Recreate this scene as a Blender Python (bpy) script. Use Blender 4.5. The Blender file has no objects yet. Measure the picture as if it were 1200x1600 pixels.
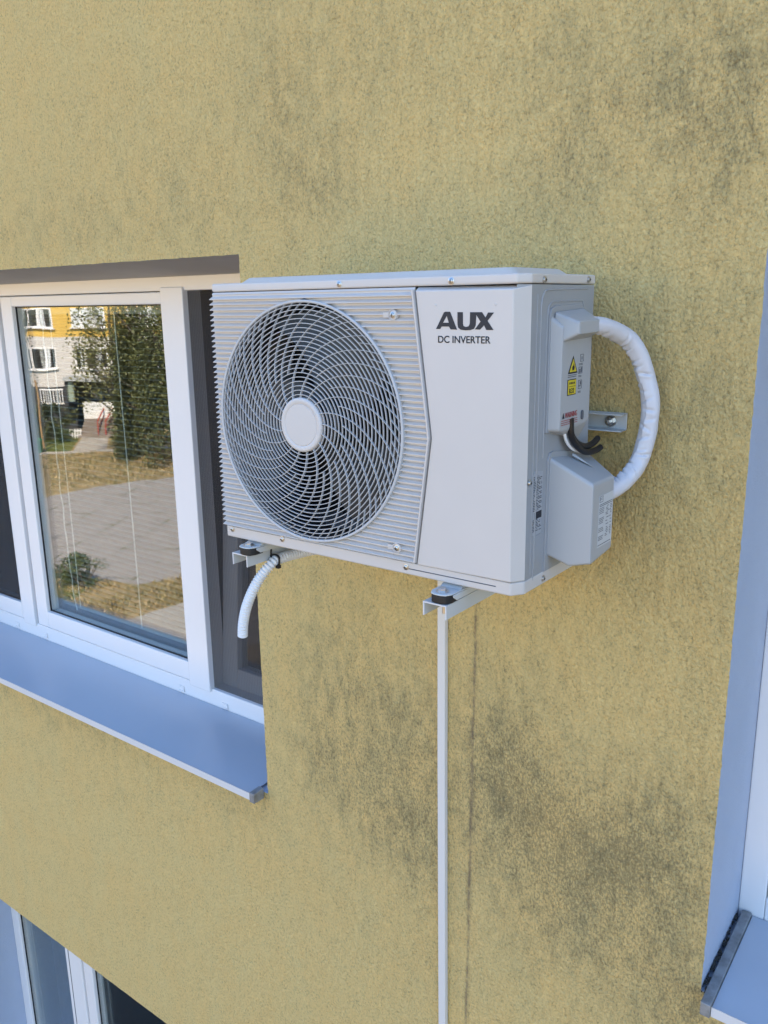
import bpy, bmesh, math, random
from mathutils import Vector, Matrix, noise
random.seed(7)
SC = bpy.context.scene
COL = SC.collection
PI = math.pi

# ------------------------------------------------------------------ camera, world, sun, exposure
YAW, PITCH, ROLL = 0.647971, 0.242929, -0.015885
CAM = Vector((1.40424, -1.61587, 0.50688))
fwd = Vector((-math.sin(YAW)*math.cos(PITCH), math.cos(YAW)*math.cos(PITCH), -math.sin(PITCH)))
rgt = fwd.cross(Vector((0, 0, 1))).normalized()
upv = rgt.cross(fwd)
r2 = rgt*math.cos(ROLL) + upv*math.sin(ROLL)
u2 = -rgt*math.sin(ROLL) + upv*math.cos(ROLL)
cd = bpy.data.cameras.new('camera')
cam = bpy.data.objects.new('camera', cd)
COL.objects.link(cam)
cam.matrix_world = Matrix(((r2.x, u2.x, -fwd.x, CAM.x), (r2.y, u2.y, -fwd.y, CAM.y), (r2.z, u2.z, -fwd.z, CAM.z), (0, 0, 0, 1)))
cd.sensor_fit = 'VERTICAL'
cd.sensor_height = 32.0
cd.sensor_width = 24.0
cd.lens = 1322.358/1600*32.0
cd.clip_start = 0.02
cd.clip_end = 3000
SC.camera = cam

SUN_EL = math.radians(46.5)
SUN_TO = Vector((0.64, 0.77, 0)).normalized()          # horizontal direction towards the sun, behind our building
w = bpy.data.worlds.new('World')
SC.world = w
w.use_nodes = True
wn = w.node_tree.nodes
wn.clear()
sky = wn.new('ShaderNodeTexSky')
sky.sky_type = 'NISHITA'
sky.sun_disc = False
sky.sun_elevation = SUN_EL
sky.sun_rotation = math.atan2(SUN_TO.x, SUN_TO.y)
sky.air_density = 1.0
sky.dust_density = 0.1
sky.ozone_density = 4.5
bg = wn.new('ShaderNodeBackground')
bg.inputs['Strength'].default_value = 0.15
wo = wn.new('ShaderNodeOutputWorld')
w.node_tree.links.new(sky.outputs[0], bg.inputs[0])
w.node_tree.links.new(bg.outputs[0], wo.inputs[0])
sl = bpy.data.lights.new('sun', 'SUN')
sl.energy = 4.4
sl.angle = math.radians(0.5)
sl.color = (1.0, 0.82, 0.65)
so = bpy.data.objects.new('sun', sl)
COL.objects.link(so)
sd = Vector((SUN_TO.x*math.cos(SUN_EL), SUN_TO.y*math.cos(SUN_EL), math.sin(SUN_EL)))
so.rotation_euler = (-sd).to_track_quat('-Z', 'Y').to_euler()
so.location = sd*40
SC.view_settings.view_transform = 'Standard'
SC.view_settings.look = 'None'
SC.view_settings.gamma = 1.0
SC.view_settings.exposure = 1.74
SC.render.engine = 'CYCLES'
SC.cycles.max_bounces = 10
SC.cycles.transparent_max_bounces = 24
SC.cycles.use_denoising = True
SC.cycles.sample_clamp_indirect = 8.0

# ------------------------------------------------------------------ measures (metres; wall face is y = 0, outdoors is y < 0)
ZG = -7.7
YF, YB, X1, ZLB, ZT = -0.3503, -0.0797, 0.7396, 0.5318, 0.55
REV = 0.2804
GLASS = 0.30
EO = Vector((CAM.x, 2*GLASS-CAM.y, 0))
ER = Vector((math.cos(YAW), -math.sin(YAW), 0))
EF = Vector((-math.sin(YAW), -math.cos(YAW), 0))
EROT = PI-YAW                                            # the facing house stands turned to our wall
def W(X, Z, z=ZG):
    p = EO+ER*X+EF*Z
    return Vector((p.x, p.y, z))

# ------------------------------------------------------------------ materials
def newmat(name):
    m = bpy.data.materials.new(name)
    m.use_nodes = True
    nt = m.node_tree
    b = nt.nodes['Principled BSDF']
    return m, nt, b
def N(nt, typ, **kw):
    n = nt.nodes.new(typ)
    for k, v in kw.items():
        if k in n.inputs: n.inputs[k].default_value = v
        else: setattr(n, k, v)
    return n
def L(nt, a, b): nt.links.new(a, b)
def M(nt, op, a, b=None, clamp=False):
    n = nt.nodes.new('ShaderNodeMath'); n.operation = op; n.use_clamp = clamp
    for i, v in enumerate((a, b)):
        if v is None: continue
        if isinstance(v, (int, float)): n.inputs[i].default_value = v
        else: L(nt, v, n.inputs[i])
    return n.outputs[0]
def ramp(nt, fac, lo, hi):
    n = nt.nodes.new('ShaderNodeMapRange'); n.interpolation_type = 'SMOOTHSTEP'
    n.inputs[1].default_value = lo; n.inputs[2].default_value = hi
    L(nt, fac, n.inputs[0]); return n.outputs[0]
def mixc(nt, fac, a, b):
    n = nt.nodes.new('ShaderNodeMix'); n.data_type = 'RGBA'
    if isinstance(fac, (int, float)): n.inputs[0].default_value = fac
    else: L(nt, fac, n.inputs[0])
    for s, v in ((n.inputs[6], a), (n.inputs[7], b)):
        if isinstance(v, tuple): s.default_value = (*v, 1)
        else: L(nt, v, s)
    return n.outputs[2]
def coords(nt, scale=(1, 1, 1), obj=False):
    if obj: o = N(nt, 'ShaderNodeTexCoord').outputs['Object']
    else: o = N(nt, 'ShaderNodeNewGeometry').outputs['Position']
    mp = N(nt, 'ShaderNodeMapping'); mp.inputs['Scale'].default_value = scale
    L(nt, o, mp.inputs[0]); return mp.outputs[0]
def noi(nt, vec, scale, detail=3, rough=.55, dist=0):
    n = N(nt, 'ShaderNodeTexNoise', Scale=scale, Detail=detail, Roughness=rough, Distortion=dist)
    L(nt, vec, n.inputs['Vector']); return n.outputs['Fac']
def bump(nt, b, h, strength, dist):
    n = N(nt, 'ShaderNodeBump', Strength=strength, Distance=dist)
    L(nt, h, n.inputs['Height']); L(nt, n.outputs[0], b.inputs['Normal'])
def simple(name, col, rough=.5, metal=0, var=.06, vscale=6, bscale=0, bstr=.1, bdist=.0004, coat=0, spec=.5, obj=False):
    m, nt, b = newmat(name)
    v = coords(nt, obj=obj)
    f = noi(nt, v, vscale, 4)
    L(nt, mixc(nt, f, tuple(max(0, c*(1-var)) for c in col), tuple(min(1, c*(1+var)) for c in col)), b.inputs['Base Color'])
    b.inputs['Roughness'].default_value = rough
    b.inputs['Metallic'].default_value = metal
    b.inputs['Specular IOR Level'].default_value = spec
    b.inputs['Coat Weight'].default_value = coat
    if bscale: bump(nt, b, noi(nt, v, bscale, 2), bstr, bdist)
    return m

# yellow scratch render with algae stains: (x, z, half width, half height, strength)
STAINS = [(0.006,.775,.10,.075,.85),(-.10,.86,.05,.2,.45),(-.44,.78,.22,.12,.35),(-1.15,.74,.6,.11,.42),(.66,.80,.11,.10,.62),(.60,.68,.08,.10,.42),
 (.80,.85,.16,.10,.5),(.95,.79,.09,.10,.9),(.93,1.02,.22,.2,.42),(.60,.97,.05,.05,.55),(.10,1.08,.25,.22,.36),(.27,.68,.2,.07,.16),(-.16,1.02,.10,.2,.35),
 (.56,-.57,.11,.16,1.05),(.50,-.60,.07,.16,.6),(.66,-.72,.12,.14,.75),(.82,-.70,.14,.14,1.05),(.93,-.62,.12,.18,.75),(.14,-.66,.25,.20,.95),(.26,-.86,.14,.14,.7),(.06,-.86,.14,.12,.5),(.72,-.70,.26,.20,.7),
 (.80,-.93,.2,.16,.9),(.62,-.95,.1,.16,.4),(.99,-.2,.06,.45,.34),(.84,.08,.10,.22,.42),(.02,-.38,.18,.22,.4),(.9,.30,.12,.2,.3),(.62,-.25,.18,.14,.26),(-.05,-.75,.1,.1,.35),
 (.30,-.75,.08,.4,.35),(-1.2,-1.2,.8,.12,.2),(-.287,-.965,.018,.035,1.1),(1.0,-1.02,.05,.10,.9),(.3,.95,.9,.22,.20),(.9,.60,.12,.3,.26),(.75,.25,.35,.3,.22),(.45,-.8,.6,.35,.30),(-.9,.95,.5,.25,.15),(.1,-.5,.3,.35,.22),(-1.5,-1.02,1.0,.07,.5),(-.42,-1.06,.14,.07,.45),(.2,-1.25,.3,.1,.2),(.95,-1.05,.1,.2,.6)]
m, nt, b = newmat('yellow_stucco'); STUCCO = m
pos = N(nt, 'ShaderNodeNewGeometry').outputs['Position']
sp = N(nt, 'ShaderNodeSeparateXYZ'); L(nt, pos, sp.inputs[0])
X_, Z_ = sp.outputs[0], sp.outputs[2]
acc = None
for (cx, cz, rx, rz, a) in STAINS:
    dx = M(nt, 'MULTIPLY', M(nt, 'SUBTRACT', X_, cx), 1/rx); dz = M(nt, 'MULTIPLY', M(nt, 'SUBTRACT', Z_, cz), 1/rz)
    e = M(nt, 'MULTIPLY', M(nt, 'EXPONENT', M(nt, 'MULTIPLY', M(nt, 'ADD', M(nt, 'MULTIPLY', dx, dx), M(nt, 'MULTIPLY', dz, dz)), -.9)), a)
    acc = e if acc is None else M(nt, 'ADD', acc, e)
n_big = noi(nt, coords(nt, (1, 1, .55)), 7, 5, .65)
n_mid = noi(nt, coords(nt, (1, 1, .55)), 26, 4, .65, .6)
n_fin = noi(nt, coords(nt, (1, 1, .6)), 95, 3, .6)
n_gr = noi(nt, coords(nt, (1, 1, .8)), 150, 4, .75, .5)
n_gr2 = noi(nt, coords(nt, (1.15, 1, .62)), 175, 4, .72)
n_pit = noi(nt, coords(nt, (1, 1, .45)), 62, 5, .75, .8)
n_wav = noi(nt, coords(nt, (1, 1, .5)), 28, 3, .6, .4)
vo_ = N(nt, 'ShaderNodeTexVoronoi', Scale=175.0, Randomness=1.0); L(nt, coords(nt, (1, 1, .8)), vo_.inputs['Vector'])
stain = M(nt, 'MULTIPLY', M(nt, 'MINIMUM', acc, 1.15), ramp(nt, M(nt, 'ADD', M(nt, 'MULTIPLY', n_big, .5), M(nt, 'MULTIPLY', n_mid, .5)), .33, .66))
breakup = ramp(nt, M(nt, 'ADD', M(nt, 'MULTIPLY', n_mid, .35), M(nt, 'MULTIPLY', n_fin, .65)), .32, .72)
stain2 = M(nt, 'MULTIPLY', M(nt, 'ADD', M(nt, 'MULTIPLY', breakup, .75), .25), stain)
# dark specks of dirt held in the pits, everywhere, thicker where the algae grows
thr = M(nt, 'SUBTRACT', n_gr2, M(nt, 'MULTIPLY', M(nt, 'ADD', acc, M(nt, 'MULTIPLY', n_big, .7)), .078))
speck = M(nt, 'SUBTRACT', 1.0, ramp(nt, thr, .24, .40))
base = mixc(nt, ramp(nt, n_big, .3, .7), (.85, .625, .262), (.83, .645, .285))
gcon = M(nt, 'ADD', .36, M(nt, 'MULTIPLY', ramp(nt, n_mid, .35, .65), .46))
base = mixc(nt, M(nt, 'MULTIPLY', ramp(nt, n_gr, .54, .30), gcon), base, (.36, .28, .13))
base = mixc(nt, M(nt, 'MULTIPLY', stain2, .64), base, (.155, .15, .095))
base = mixc(nt, M(nt, 'MULTIPLY', speck, .48), base, (.12, .105, .065))
base = mixc(nt, M(nt, 'MULTIPLY', ramp(nt, n_pit, .36, .24), .6), base, (.15, .13, .08))
# thin run-off line below the unit
wob = M(nt, 'MULTIPLY', M(nt, 'SUBTRACT', noi(nt, coords(nt, (0, 0, 1)), 5, 4), .5), .012)
lin = M(nt, 'ABSOLUTE', M(nt, 'SUBTRACT', M(nt, 'SUBTRACT', X_, M(nt, 'ADD', .4465, M(nt, 'MULTIPLY', M(nt, 'ADD', Z_, .19), .0145))), wob))
lw = M(nt, 'MULTIPLY', M(nt, 'SUBTRACT', 1.0, ramp(nt, M(nt, 'ADD', lin, M(nt, 'MULTIPLY', M(nt, 'SUBTRACT', n_fin, .5), .007)), .0012, .0058)), ramp(nt, Z_, -.05, -.1))
halo = M(nt, 'MULTIPLY', M(nt, 'MULTIPLY', M(nt, 'SUBTRACT', 1.0, ramp(nt, lin, .002, .014)), ramp(nt, Z_, -.05, -.1)), M(nt, 'MULTIPLY', ramp(nt, n_mid, .40, .62), .55))
lw = M(nt, 'ADD', M(nt, 'MULTIPLY', lw, M(nt, 'ADD', .15, M(nt, 'MULTIPLY', ramp(nt, n_fin, .30, .62), .95))), halo)
base = mixc(nt, M(nt, 'MULTIPLY', lw, .46, True), base, (.20, .155, .115))
L(nt, base, b.inputs['Base Color'])
b.inputs['Roughness'].default_value = .95
b.inputs['Specular IOR Level'].default_value = .1
bump(nt, b, M(nt, 'ADD', M(nt, 'ADD', M(nt, 'MULTIPLY', n_gr, .85), M(nt, 'MULTIPLY', n_pit, 1.1)), M(nt, 'ADD', M(nt, 'MULTIPLY', vo_.outputs['Distance'], -.40), M(nt, 'MULTIPLY', n_wav, 1.0))), 1.0, .0095)

def plaster(name, c1, c2):
    m, nt, b = newmat(name)
    v = coords(nt)
    f = noi(nt, v, 9, 5)
    s = M(nt, 'SUBTRACT', 1.0, ramp(nt, noi(nt, v, 170, 2), .20, .27))
    c = mixc(nt, f, c1, c2)
    L(nt, mixc(nt, M(nt, 'MULTIPLY', s, .6), c, (.12, .12, .11)), b.inputs['Base Color'])
    b.inputs['Roughness'].default_value = .85
    bump(nt, b, noi(nt, v, 230, 4), .8, .0022)
    return m
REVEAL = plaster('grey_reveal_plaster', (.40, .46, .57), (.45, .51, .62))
HEAD = plaster('grey_head_plaster', (.43, .41, .385), (.51, .485, .455))
PAINT = simple('unit_off_white_paint', (.60, .57, .545), .38, var=.045, vscale=7, bscale=900, bstr=.05, bdist=.0002)
CABIN = simple('cabinet_paint_with_shade', (.32, .335, .355), .4, var=.03, vscale=3)  # darker than the front: shade on the right side is put into the colour
COVERM = simple('cover_plastic_with_shade', (.41, .42, .43), .42, var=.025, vscale=4)  # cover colour lowered to carry that right-side shade too
PLAST = simple('unit_off_white_plastic', (.60, .57, .545), .42, var=.02, vscale=4)
GRILLE = simple('grille_plastic', (.52, .53, .54), .4, var=.03)
HUBM = simple('hub_plastic', (.61, .585, .565), .45, var=.02)
BLADE = simple('fan_blade_plastic', (.040, .046, .052), .4, var=.05)
DARK = simple('dark_interior', (.012, .013, .016), .8)
COIL = simple('condenser_fins', (.02, .022, .026), .5, var=.3, vscale=40)
STEEL = simple('zinc_steel', (.55, .55, .55), .28, 1.0, var=.15, vscale=60)
GALV = simple('bracket_coating', (.56, .58, .58), .36, var=.04, vscale=8)
RUBBER = simple('black_rubber', (.012, .012, .013), .55)
BLACK = simple('black_cable_jacket', (.010, .010, .011), .4)
INK = simple('dark_print', (.012, .015, .024), .55)
INK2 = simple('grey_print', (.10, .11, .13), .5)
RED = simple('red_print', (.34, .07, .07), .5)
YEL = simple('yellow_sticker', (.62, .50, .02), .45)
SILV = simple('silver_label', (.40, .42, .45), .4, .2)
PALE = simple('pale_label', (.56, .58, .60), .45)
UPVC = simple('white_window_plastic', (.83, .81, .80), .25, var=.02, vscale=4)
GASK = simple('black_gasket', (.015, .015, .017), .6)
m, nt, b = newmat('sill_enamel'); SILL = m
v = coords(nt); f = noi(nt, v, 5, 5, .6)
d = M(nt, 'SUBTRACT', 1.0, ramp(nt, noi(nt, v, 42, 2), .16, .19))
L(nt, mixc(nt, M(nt, 'MULTIPLY', d, .8), mixc(nt, f, (.43, .475, .545), (.49, .535, .60)), (.08, .08, .08)), b.inputs['Base Color'])
L(nt, M(nt, 'ADD', .22, M(nt, 'MULTIPLY', f, .25)), b.inputs['Roughness'])
NOSE = simple('sill_nose_white', (.66, .66, .67), .35, var=.03)
m, nt, b = newmat('weathered_sill_cap'); CAPM = m
v = coords(nt); f = noi(nt, v, 22, 5, .6)
L(nt, mixc(nt, ramp(nt, f, .25, .7), (.16, .16, .16), (.33, .34, .35)), b.inputs['Base Color'])
b.inputs['Roughness'].default_value = .55; b.inputs['Metallic'].default_value = .3
DIRT = simple('black_dirt', (.055, .053, .046), .95, var=.5, vscale=120, bscale=300, bstr=.8, bdist=.003)
WRAP = simple('white_pipe_wrap', (.62, .62, .66), .34, var=.03, vscale=12)
HOSEM = simple('white_drain_plastic', (.76, .77, .78), .35, var=.03)
TRUNK = simple('conduit_plastic', (.68, .665, .645), .4, var=.03, vscale=3)
BLINDM = simple('blind_slats_enamel', (.36, .365, .33), .4)
CORD = simple('blind_cord', (.86, .86, .82), .7)
ROOM = simple('room_wall_paint', (.22, .21, .20), .9)
CURT = simple('sheer_curtain', (.10, .085, .095), .9, var=.1, vscale=30)
CURTB = simple('brown_curtain', (.10, .06, .045), .9, var=.25, vscale=30)

m, nt, b = newmat('window_glass'); PANE = m
nt.nodes.remove(b)
tr = N(nt, 'ShaderNodeBsdfTransparent', Color=(.95, .97, .965, 1)); gl = N(nt, 'ShaderNodeBsdfGlossy', Roughness=0.0, Color=(.98, 1, .99, 1))
ge = N(nt, 'ShaderNodeNewGeometry'); vd = N(nt, 'ShaderNodeVectorMath'); vd.operation = 'DOT_PRODUCT'; L(nt, ge.outputs['Normal'], vd.inputs[0]); L(nt, ge.outputs['Incoming'], vd.inputs[1])
sch = M(nt, 'ADD', .098, M(nt, 'MULTIPLY', M(nt, 'POWER', M(nt, 'SUBTRACT', 1.0, M(nt, 'ABSOLUTE', vd.outputs['Value'])), 5.0), .85))
wv = N(nt, 'ShaderNodeBump', Strength=.16, Distance=.004); L(nt, noi(nt, coords(nt, (1, 1, 1)), 3.0, 1), wv.inputs['Height']); L(nt, wv.outputs[0], gl.inputs['Normal'])
mx = N(nt, 'ShaderNodeMixShader')
L(nt, sch, mx.inputs[0]); L(nt, tr.outputs[0], mx.inputs[1]); L(nt, gl.outputs[0], mx.inputs[2])
L(nt, mx.outputs[0], nt.nodes['Material Output'].inputs[0])

m, nt, b = newmat('fly_screen_mesh'); SCREEN = m
tr = N(nt, 'ShaderNodeBsdfTransparent'); mx = N(nt, 'ShaderNodeMixShader')
wv = N(nt, 'ShaderNodeTexWave', Scale=38.0, Distortion=.6); wv.bands_direction = 'X'; L(nt, coords(nt), wv.inputs[0])
L(nt, M(nt, 'ADD', .36, M(nt, 'MULTIPLY', wv.outputs['Fac'], .07)), mx.inputs[0])
b.inputs['Base Color'].default_value = (.040, .035, .035, 1); b.inputs['Roughness'].default_value = .8
L(nt, tr.outputs[0], mx.inputs[1]); L(nt, b.outputs[0], mx.inputs[2]); L(nt, mx.outputs[0], nt.nodes['Material Output'].inputs[0])

# ------------------------------------------------------------------ helpers
def tag(o, label=None, cat=None, group=None, kind=None):
    for k, v in (('label', label), ('category', cat), ('group', group), ('kind', kind)):
        if v: o[k] = v
    return o
def empty(name, label, cat, loc=(0, 0, 0), rz=0, group=None):
    o = bpy.data.objects.new(name, None); COL.objects.link(o)
    o.location = loc; o.rotation_euler = (0, 0, rz); o.empty_display_size = .1
    return tag(o, label, cat, group)
def root_off(p):
    o = Vector((0, 0, 0))
    while p is not None:
        o += p.location; p = p.parent
    return o
def put(name, bm, mat, parent=None, world=True, smooth=None, bev=None, seg=2):
    """link a bmesh as one mesh object; world: the vertices are scene coordinates (unrotated parents)"""
    me = bpy.data.meshes.new(name)
    bmesh.ops.recalc_face_normals(bm, faces=bm.faces)
    if parent is not None and world:
        bmesh.ops.translate(bm, verts=bm.verts, vec=-root_off(parent))
    if smooth is not None:
        for f in bm.faces: f.smooth = True
        for e in bm.edges:
            if len(e.link_faces) == 2 and e.calc_face_angle(0) > math.radians(smooth): e.smooth = False
    bm.to_mesh(me); bm.free()
    for mm in (mat if isinstance(mat, (list, tuple)) else [mat]): me.materials.append(mm)
    o = bpy.data.objects.new(name, me); COL.objects.link(o); o.parent = parent
    if bev:
        md = o.modifiers.new('bevel', 'BEVEL'); md.width = bev; md.segments = seg; md.limit_method = 'ANGLE'; md.angle_limit = math.radians(28)
        md.harden_normals = False
        for p in me.polygons: p.use_smooth = True
        wnm = o.modifiers.new('wn', 'WEIGHTED_NORMAL'); wnm.keep_sharp = True
    return o
def B(): return bmesh.new()
def face(bm, pts, mi=0):
    f = bm.faces.new([bm.verts.new(p) for p in pts]); f.material_index = mi; return f
def box(bm, x0, x1, y0, y1, z0, z1, mi=0):
    v = [bm.verts.new(p) for p in ((x0,y0,z0),(x1,y0,z0),(x1,y1,z0),(x0,y1,z0),(x0,y0,z1),(x1,y0,z1),(x1,y1,z1),(x0,y1,z1))]
    for q in ((0,3,2,1),(4,5,6,7),(0,1,5,4),(1,2,6,5),(2,3,7,6),(3,0,4,7)):
        bm.faces.new([v[i] for i in q]).material_index = mi
    return v
def prism(bm, pts, lo, hi, ax='z', mi=0):
    """extrude a polygon along an axis; pts are in the other two axes (z: x,y   y: x,z   x: y,z)"""
    def P(p, t): return {'z': (p[0], p[1], t), 'y': (p[0], t, p[1]), 'x': (t, p[0], p[1])}[ax]
    a = [bm.verts.new(P(p, lo)) for p in pts]; c = [bm.verts.new(P(p, hi)) for p in pts]
    n = len(pts)
    bm.faces.new(a[::-1]).material_index = mi; bm.faces.new(c).material_index = mi
    for i in range(n): bm.faces.new((a[i], a[(i+1) % n], c[(i+1) % n], c[i])).material_index = mi
    return a, c
def hull(bm, pts):
    vs = [bm.verts.new(p) for p in pts]
    r = bmesh.ops.convex_hull(bm, input=vs)
    bmesh.ops.delete(bm, geom=[g for g in r['geom_interior'] if isinstance(g, bmesh.types.BMVert)], context='VERTS')
def smoothpath(pts, n=8):
    P = [Vector(p) for p in pts]; out = []
    P = [P[0]*2-P[1]]+P+[P[-1]*2-P[-2]]
    for i in range(1, len(P)-2):
        a, b_, c, d_ = P[i-1:i+3]
        for k in range(n):
            t = k/n
            out.append(.5*((2*b_)+(-a+c)*t+(2*a-5*b_+4*c-d_)*t*t+(-a+3*b_-3*c+d_)*t**3))
    out.append(P[-2]); return out
def tube(bm, path, rad, seg=10, caps=True, mi=0):
    """sweep; rad is a number or f(i, n, angle)"""
    n = len(path); rings = []
    t0 = (path[1]-path[0]).normalized(); nrm = t0.orthogonal().normalized()
    for i, p in enumerate(path):
        t = (path[min(i+1, n-1)]-path[max(i-1, 0)]).normalized()
        nrm = (nrm-t*nrm.dot(t)).normalized(); bi = t.cross(nrm)
        ring = []
        for k in range(seg):
            a = 2*PI*k/seg
            r = rad(i, n, a) if callable(rad) else rad
            ring.append(bm.verts.new(p+(nrm*math.cos(a)+bi*math.sin(a))*r))
        rings.append(ring)
    for i in range(n-1):
        for k in range(seg):
            bm.faces.new((rings[i][k], rings[i][(k+1) % seg], rings[i+1][(k+1) % seg], rings[i+1][k])).material_index = mi
    if caps:
        bm.faces.new(rings[0][::-1]).material_index = mi; bm.faces.new(rings[-1]).material_index = mi
def bar(bm, a, c, r, seg=8, mi=0): tube(bm, [Vector(a), Vector(c)], r, seg, mi=mi)
def lathe(bm, prof, c, axis, seg=32, mi=0):
    """profile of (radius, height along axis); open ends closed when radius > 0"""
    ax = Vector(axis).normalized(); e1 = ax.orthogonal().normalized(); e2 = ax.cross(e1); c = Vector(c)
    rings = []
    for r, h in prof:
        if r <= 1e-6: rings.append([bm.verts.new(c+ax*h)])
        else: rings.append([bm.verts.new(c+ax*h+(e1*math.cos(2*PI*k/seg)+e2*math.sin(2*PI*k/seg))*r) for k in range(seg)])
    for a, q in zip(rings, rings[1:]):
        for k in range(seg):
            j = (k+1) % seg
            if len(a) == 1 and len(q) == 1: continue
            if len(a) == 1: f = bm.faces.new((a[0], q[k], q[j]))
            elif len(q) == 1: f = bm.faces.new((a[k], a[j], q[0]))
            else: f = bm.faces.new((a[k], a[j], q[j], q[k]))
            f.material_index = mi
def mesh_from_curve(cu):
    o = bpy.data.objects.new('tmp', cu); COL.objects.link(o)
    dg = bpy.context.evaluated_depsgraph_get()
    me = bpy.data.meshes.new_from_object(o.evaluated_get(dg))
    bpy.data.objects.remove(o); bpy.data.curves.remove(cu)
    return me
def text_bm(s, height, width=None, bold=0.0):
    """text as a bmesh in its own x,y plane, lower left at the origin, scaled to the cap height and width"""
    cu = bpy.data.curves.new('t', 'FONT'); cu.body = s; cu.size = 1; cu.offset = bold
    me = mesh_from_curve(cu); bm = B(); bm.from_mesh(me); bpy.data.meshes.remove(me)
    xs = [v.co.x for v in bm.verts]; ys = [v.co.y for v in bm.verts]
    sx = sy = height/(max(ys)-min(ys))
    if width: sx = width/(max(xs)-min(xs))
    for v in bm.verts: v.co = Vector(((v.co.x-min(xs))*sx, (v.co.y-min(ys))*sy, 0))
    return bm
def poly_bm(loops):
    cu = bpy.data.curves.new('p', 'CURVE'); cu.dimensions = '2D'; cu.fill_mode = 'BOTH'
    for lp in loops:
        s = cu.splines.new('POLY'); s.points.add(len(lp)-1); s.use_cyclic_u = True
        for p, q in zip(s.points, lp): p.co = (q[0], q[1], 0, 1)
    me = mesh_from_curve(cu); bm = B(); bm.from_mesh(me); bpy.data.meshes.remove(me); return bm
def thick(bm, t):
    """give flat print a hair of thickness along +z"""
    g = bmesh.ops.extrude_face_region(bm, geom=list(bm.faces))
    bmesh.ops.translate(bm, verts=[e for e in g['geom'] if isinstance(e, bmesh.types.BMVert)], vec=(0, 0, t))
def remap(bm, fn):
    for v in bm.verts: v.co = Vector(fn(v.co))
def merge(dst, src):
    me = bpy.data.meshes.new('m'); src.to_mesh(me); src.free(); dst.from_mesh(me); bpy.data.meshes.remove(me)

# ------------------------------------------------------------------ our building: wall with three openings
house = empty('apartment_building', 'yellow rendered apartment house wall streaked with dark algae, carrying the air conditioner', 'building', (0, 0, ZG))
OPEN = [(-2.61, -.2806, -.945, .634), (1.0184, 3.2, -.945, .634), (-2.605, -.2806, -3.72, -2.1656)]
STR = .03
def outline(x0, x1, z0, z1, step=.011):
    pts = []
    for (a, c) in (((x0, z0), (x1, z0)), ((x1, z0), (x1, z1)), ((x1, z1), (x0, z1)), ((x0, z1), (x0, z0))):
        n = max(2, int((Vector(c)-Vector(a)).length/step))
        for k in range(n): pts.append((a[0]+(c[0]-a[0])*k/n, a[1]+(c[1]-a[1])*k/n))
    return pts
bm = B()
XS = sorted({-26, -2.61-STR, -2.605-STR, -.2806+STR, 1.0184-STR, 3.2+STR, 26})
ZS = sorted({ZG-.4, -3.72-STR, -2.1656+STR, -.945-STR, .634+STR, 6.6})
for i in range(len(XS)-1):
    for j in range(len(ZS)-1):
        cx, cz = (XS[i]+XS[i+1])/2, (ZS[j]+ZS[j+1])/2
        if any(o[0]-STR-1e-6 < cx < o[1]+STR and o[2]-STR < cz < o[3]+STR for o in OPEN): continue
        face(bm, ((XS[i], 0, ZS[j]), (XS[i+1], 0, ZS[j]), (XS[i+1], 0, ZS[j+1]), (XS[i], 0, ZS[j+1])))
face(bm, ((-2.61-STR, 0, -3.72-STR), (-2.605-STR, 0, -3.72-STR), (-2.605-STR, 0, -2.1656+STR), (-2.61-STR, 0, -2.1656+STR)))
for (x0, x1, z0, z1) in OPEN:
    inn = outline(x0, x1, z0, z1); n = len(inn)
    cx, cz = (x0+x1)/2, (z0+z1)/2
    vo, vi, vb, vm = [], [], [], []
    zin = z1-.044
    for (x, z) in inn:
        fx = (x-cx)/((x1-x0)/2); fz = (z-cz)/((z1-z0)/2)
        ox, oz = cx+fx*((x1-x0)/2+STR), cz+fz*((z1-z0)/2+STR)
        j = noise.noise(Vector((x*70, 3.1, z*70)))*.0016+noise.noise(Vector((x*260, 9.1, z*260)))*.0009
        jx = x+(j if abs(abs(fx)-1) < 1e-4 else 0); jz = z+(j if abs(abs(fz)-1) < 1e-4 else 0)
        vo.append(bm.verts.new((ox, 0, oz))); vi.append((bm.verts.new((jx, 0, jz)), bm.verts.new((jx, 0.0, jz))))
        vm.append(bm.verts.new((x, .010, z)))
        vb.append(bm.verts.new((x, REV+.075, z0+(z-z0)*(zin-z0)/(z1-z0))))
    for k in range(n):
        q = (k+1) % n
        bm.faces.new((vo[k], vo[q], vi[q][0], vi[k][0])).material_index = 0
        bm.faces.new((vi[k][1], vi[q][1], vm[q], vm[k])).material_index = 2 if min(inn[k][1], inn[q][1]) > z1-1e-4 else 1
        bm.faces.new((vm[k], vm[q], vb[q], vb[k])).material_index = 2 if min(inn[k][1], inn[q][1]) > z1-1e-4 else 1
# the other faces of the block: ends, back and roof
T = 6.6; D = 11.0
face(bm, ((-26, 0, ZG-.4), (-26, 0, T), (-26, D, T), (-26, D, ZG-.4)))
face(bm, ((26, 0, ZG-.4), (26, D, ZG-.4), (26, D, T), (26, 0, T)))
face(bm, ((-26, D, ZG-.4), (-26, D, T), (26, D, T), (26, D, ZG-.4)))
face(bm, ((-26, 0, T), (26, 0, T), (26, D, T), (-26, D, T)), 1)
put('wall', bm, [STUCCO, REVEAL, HEAD], house)
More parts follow.
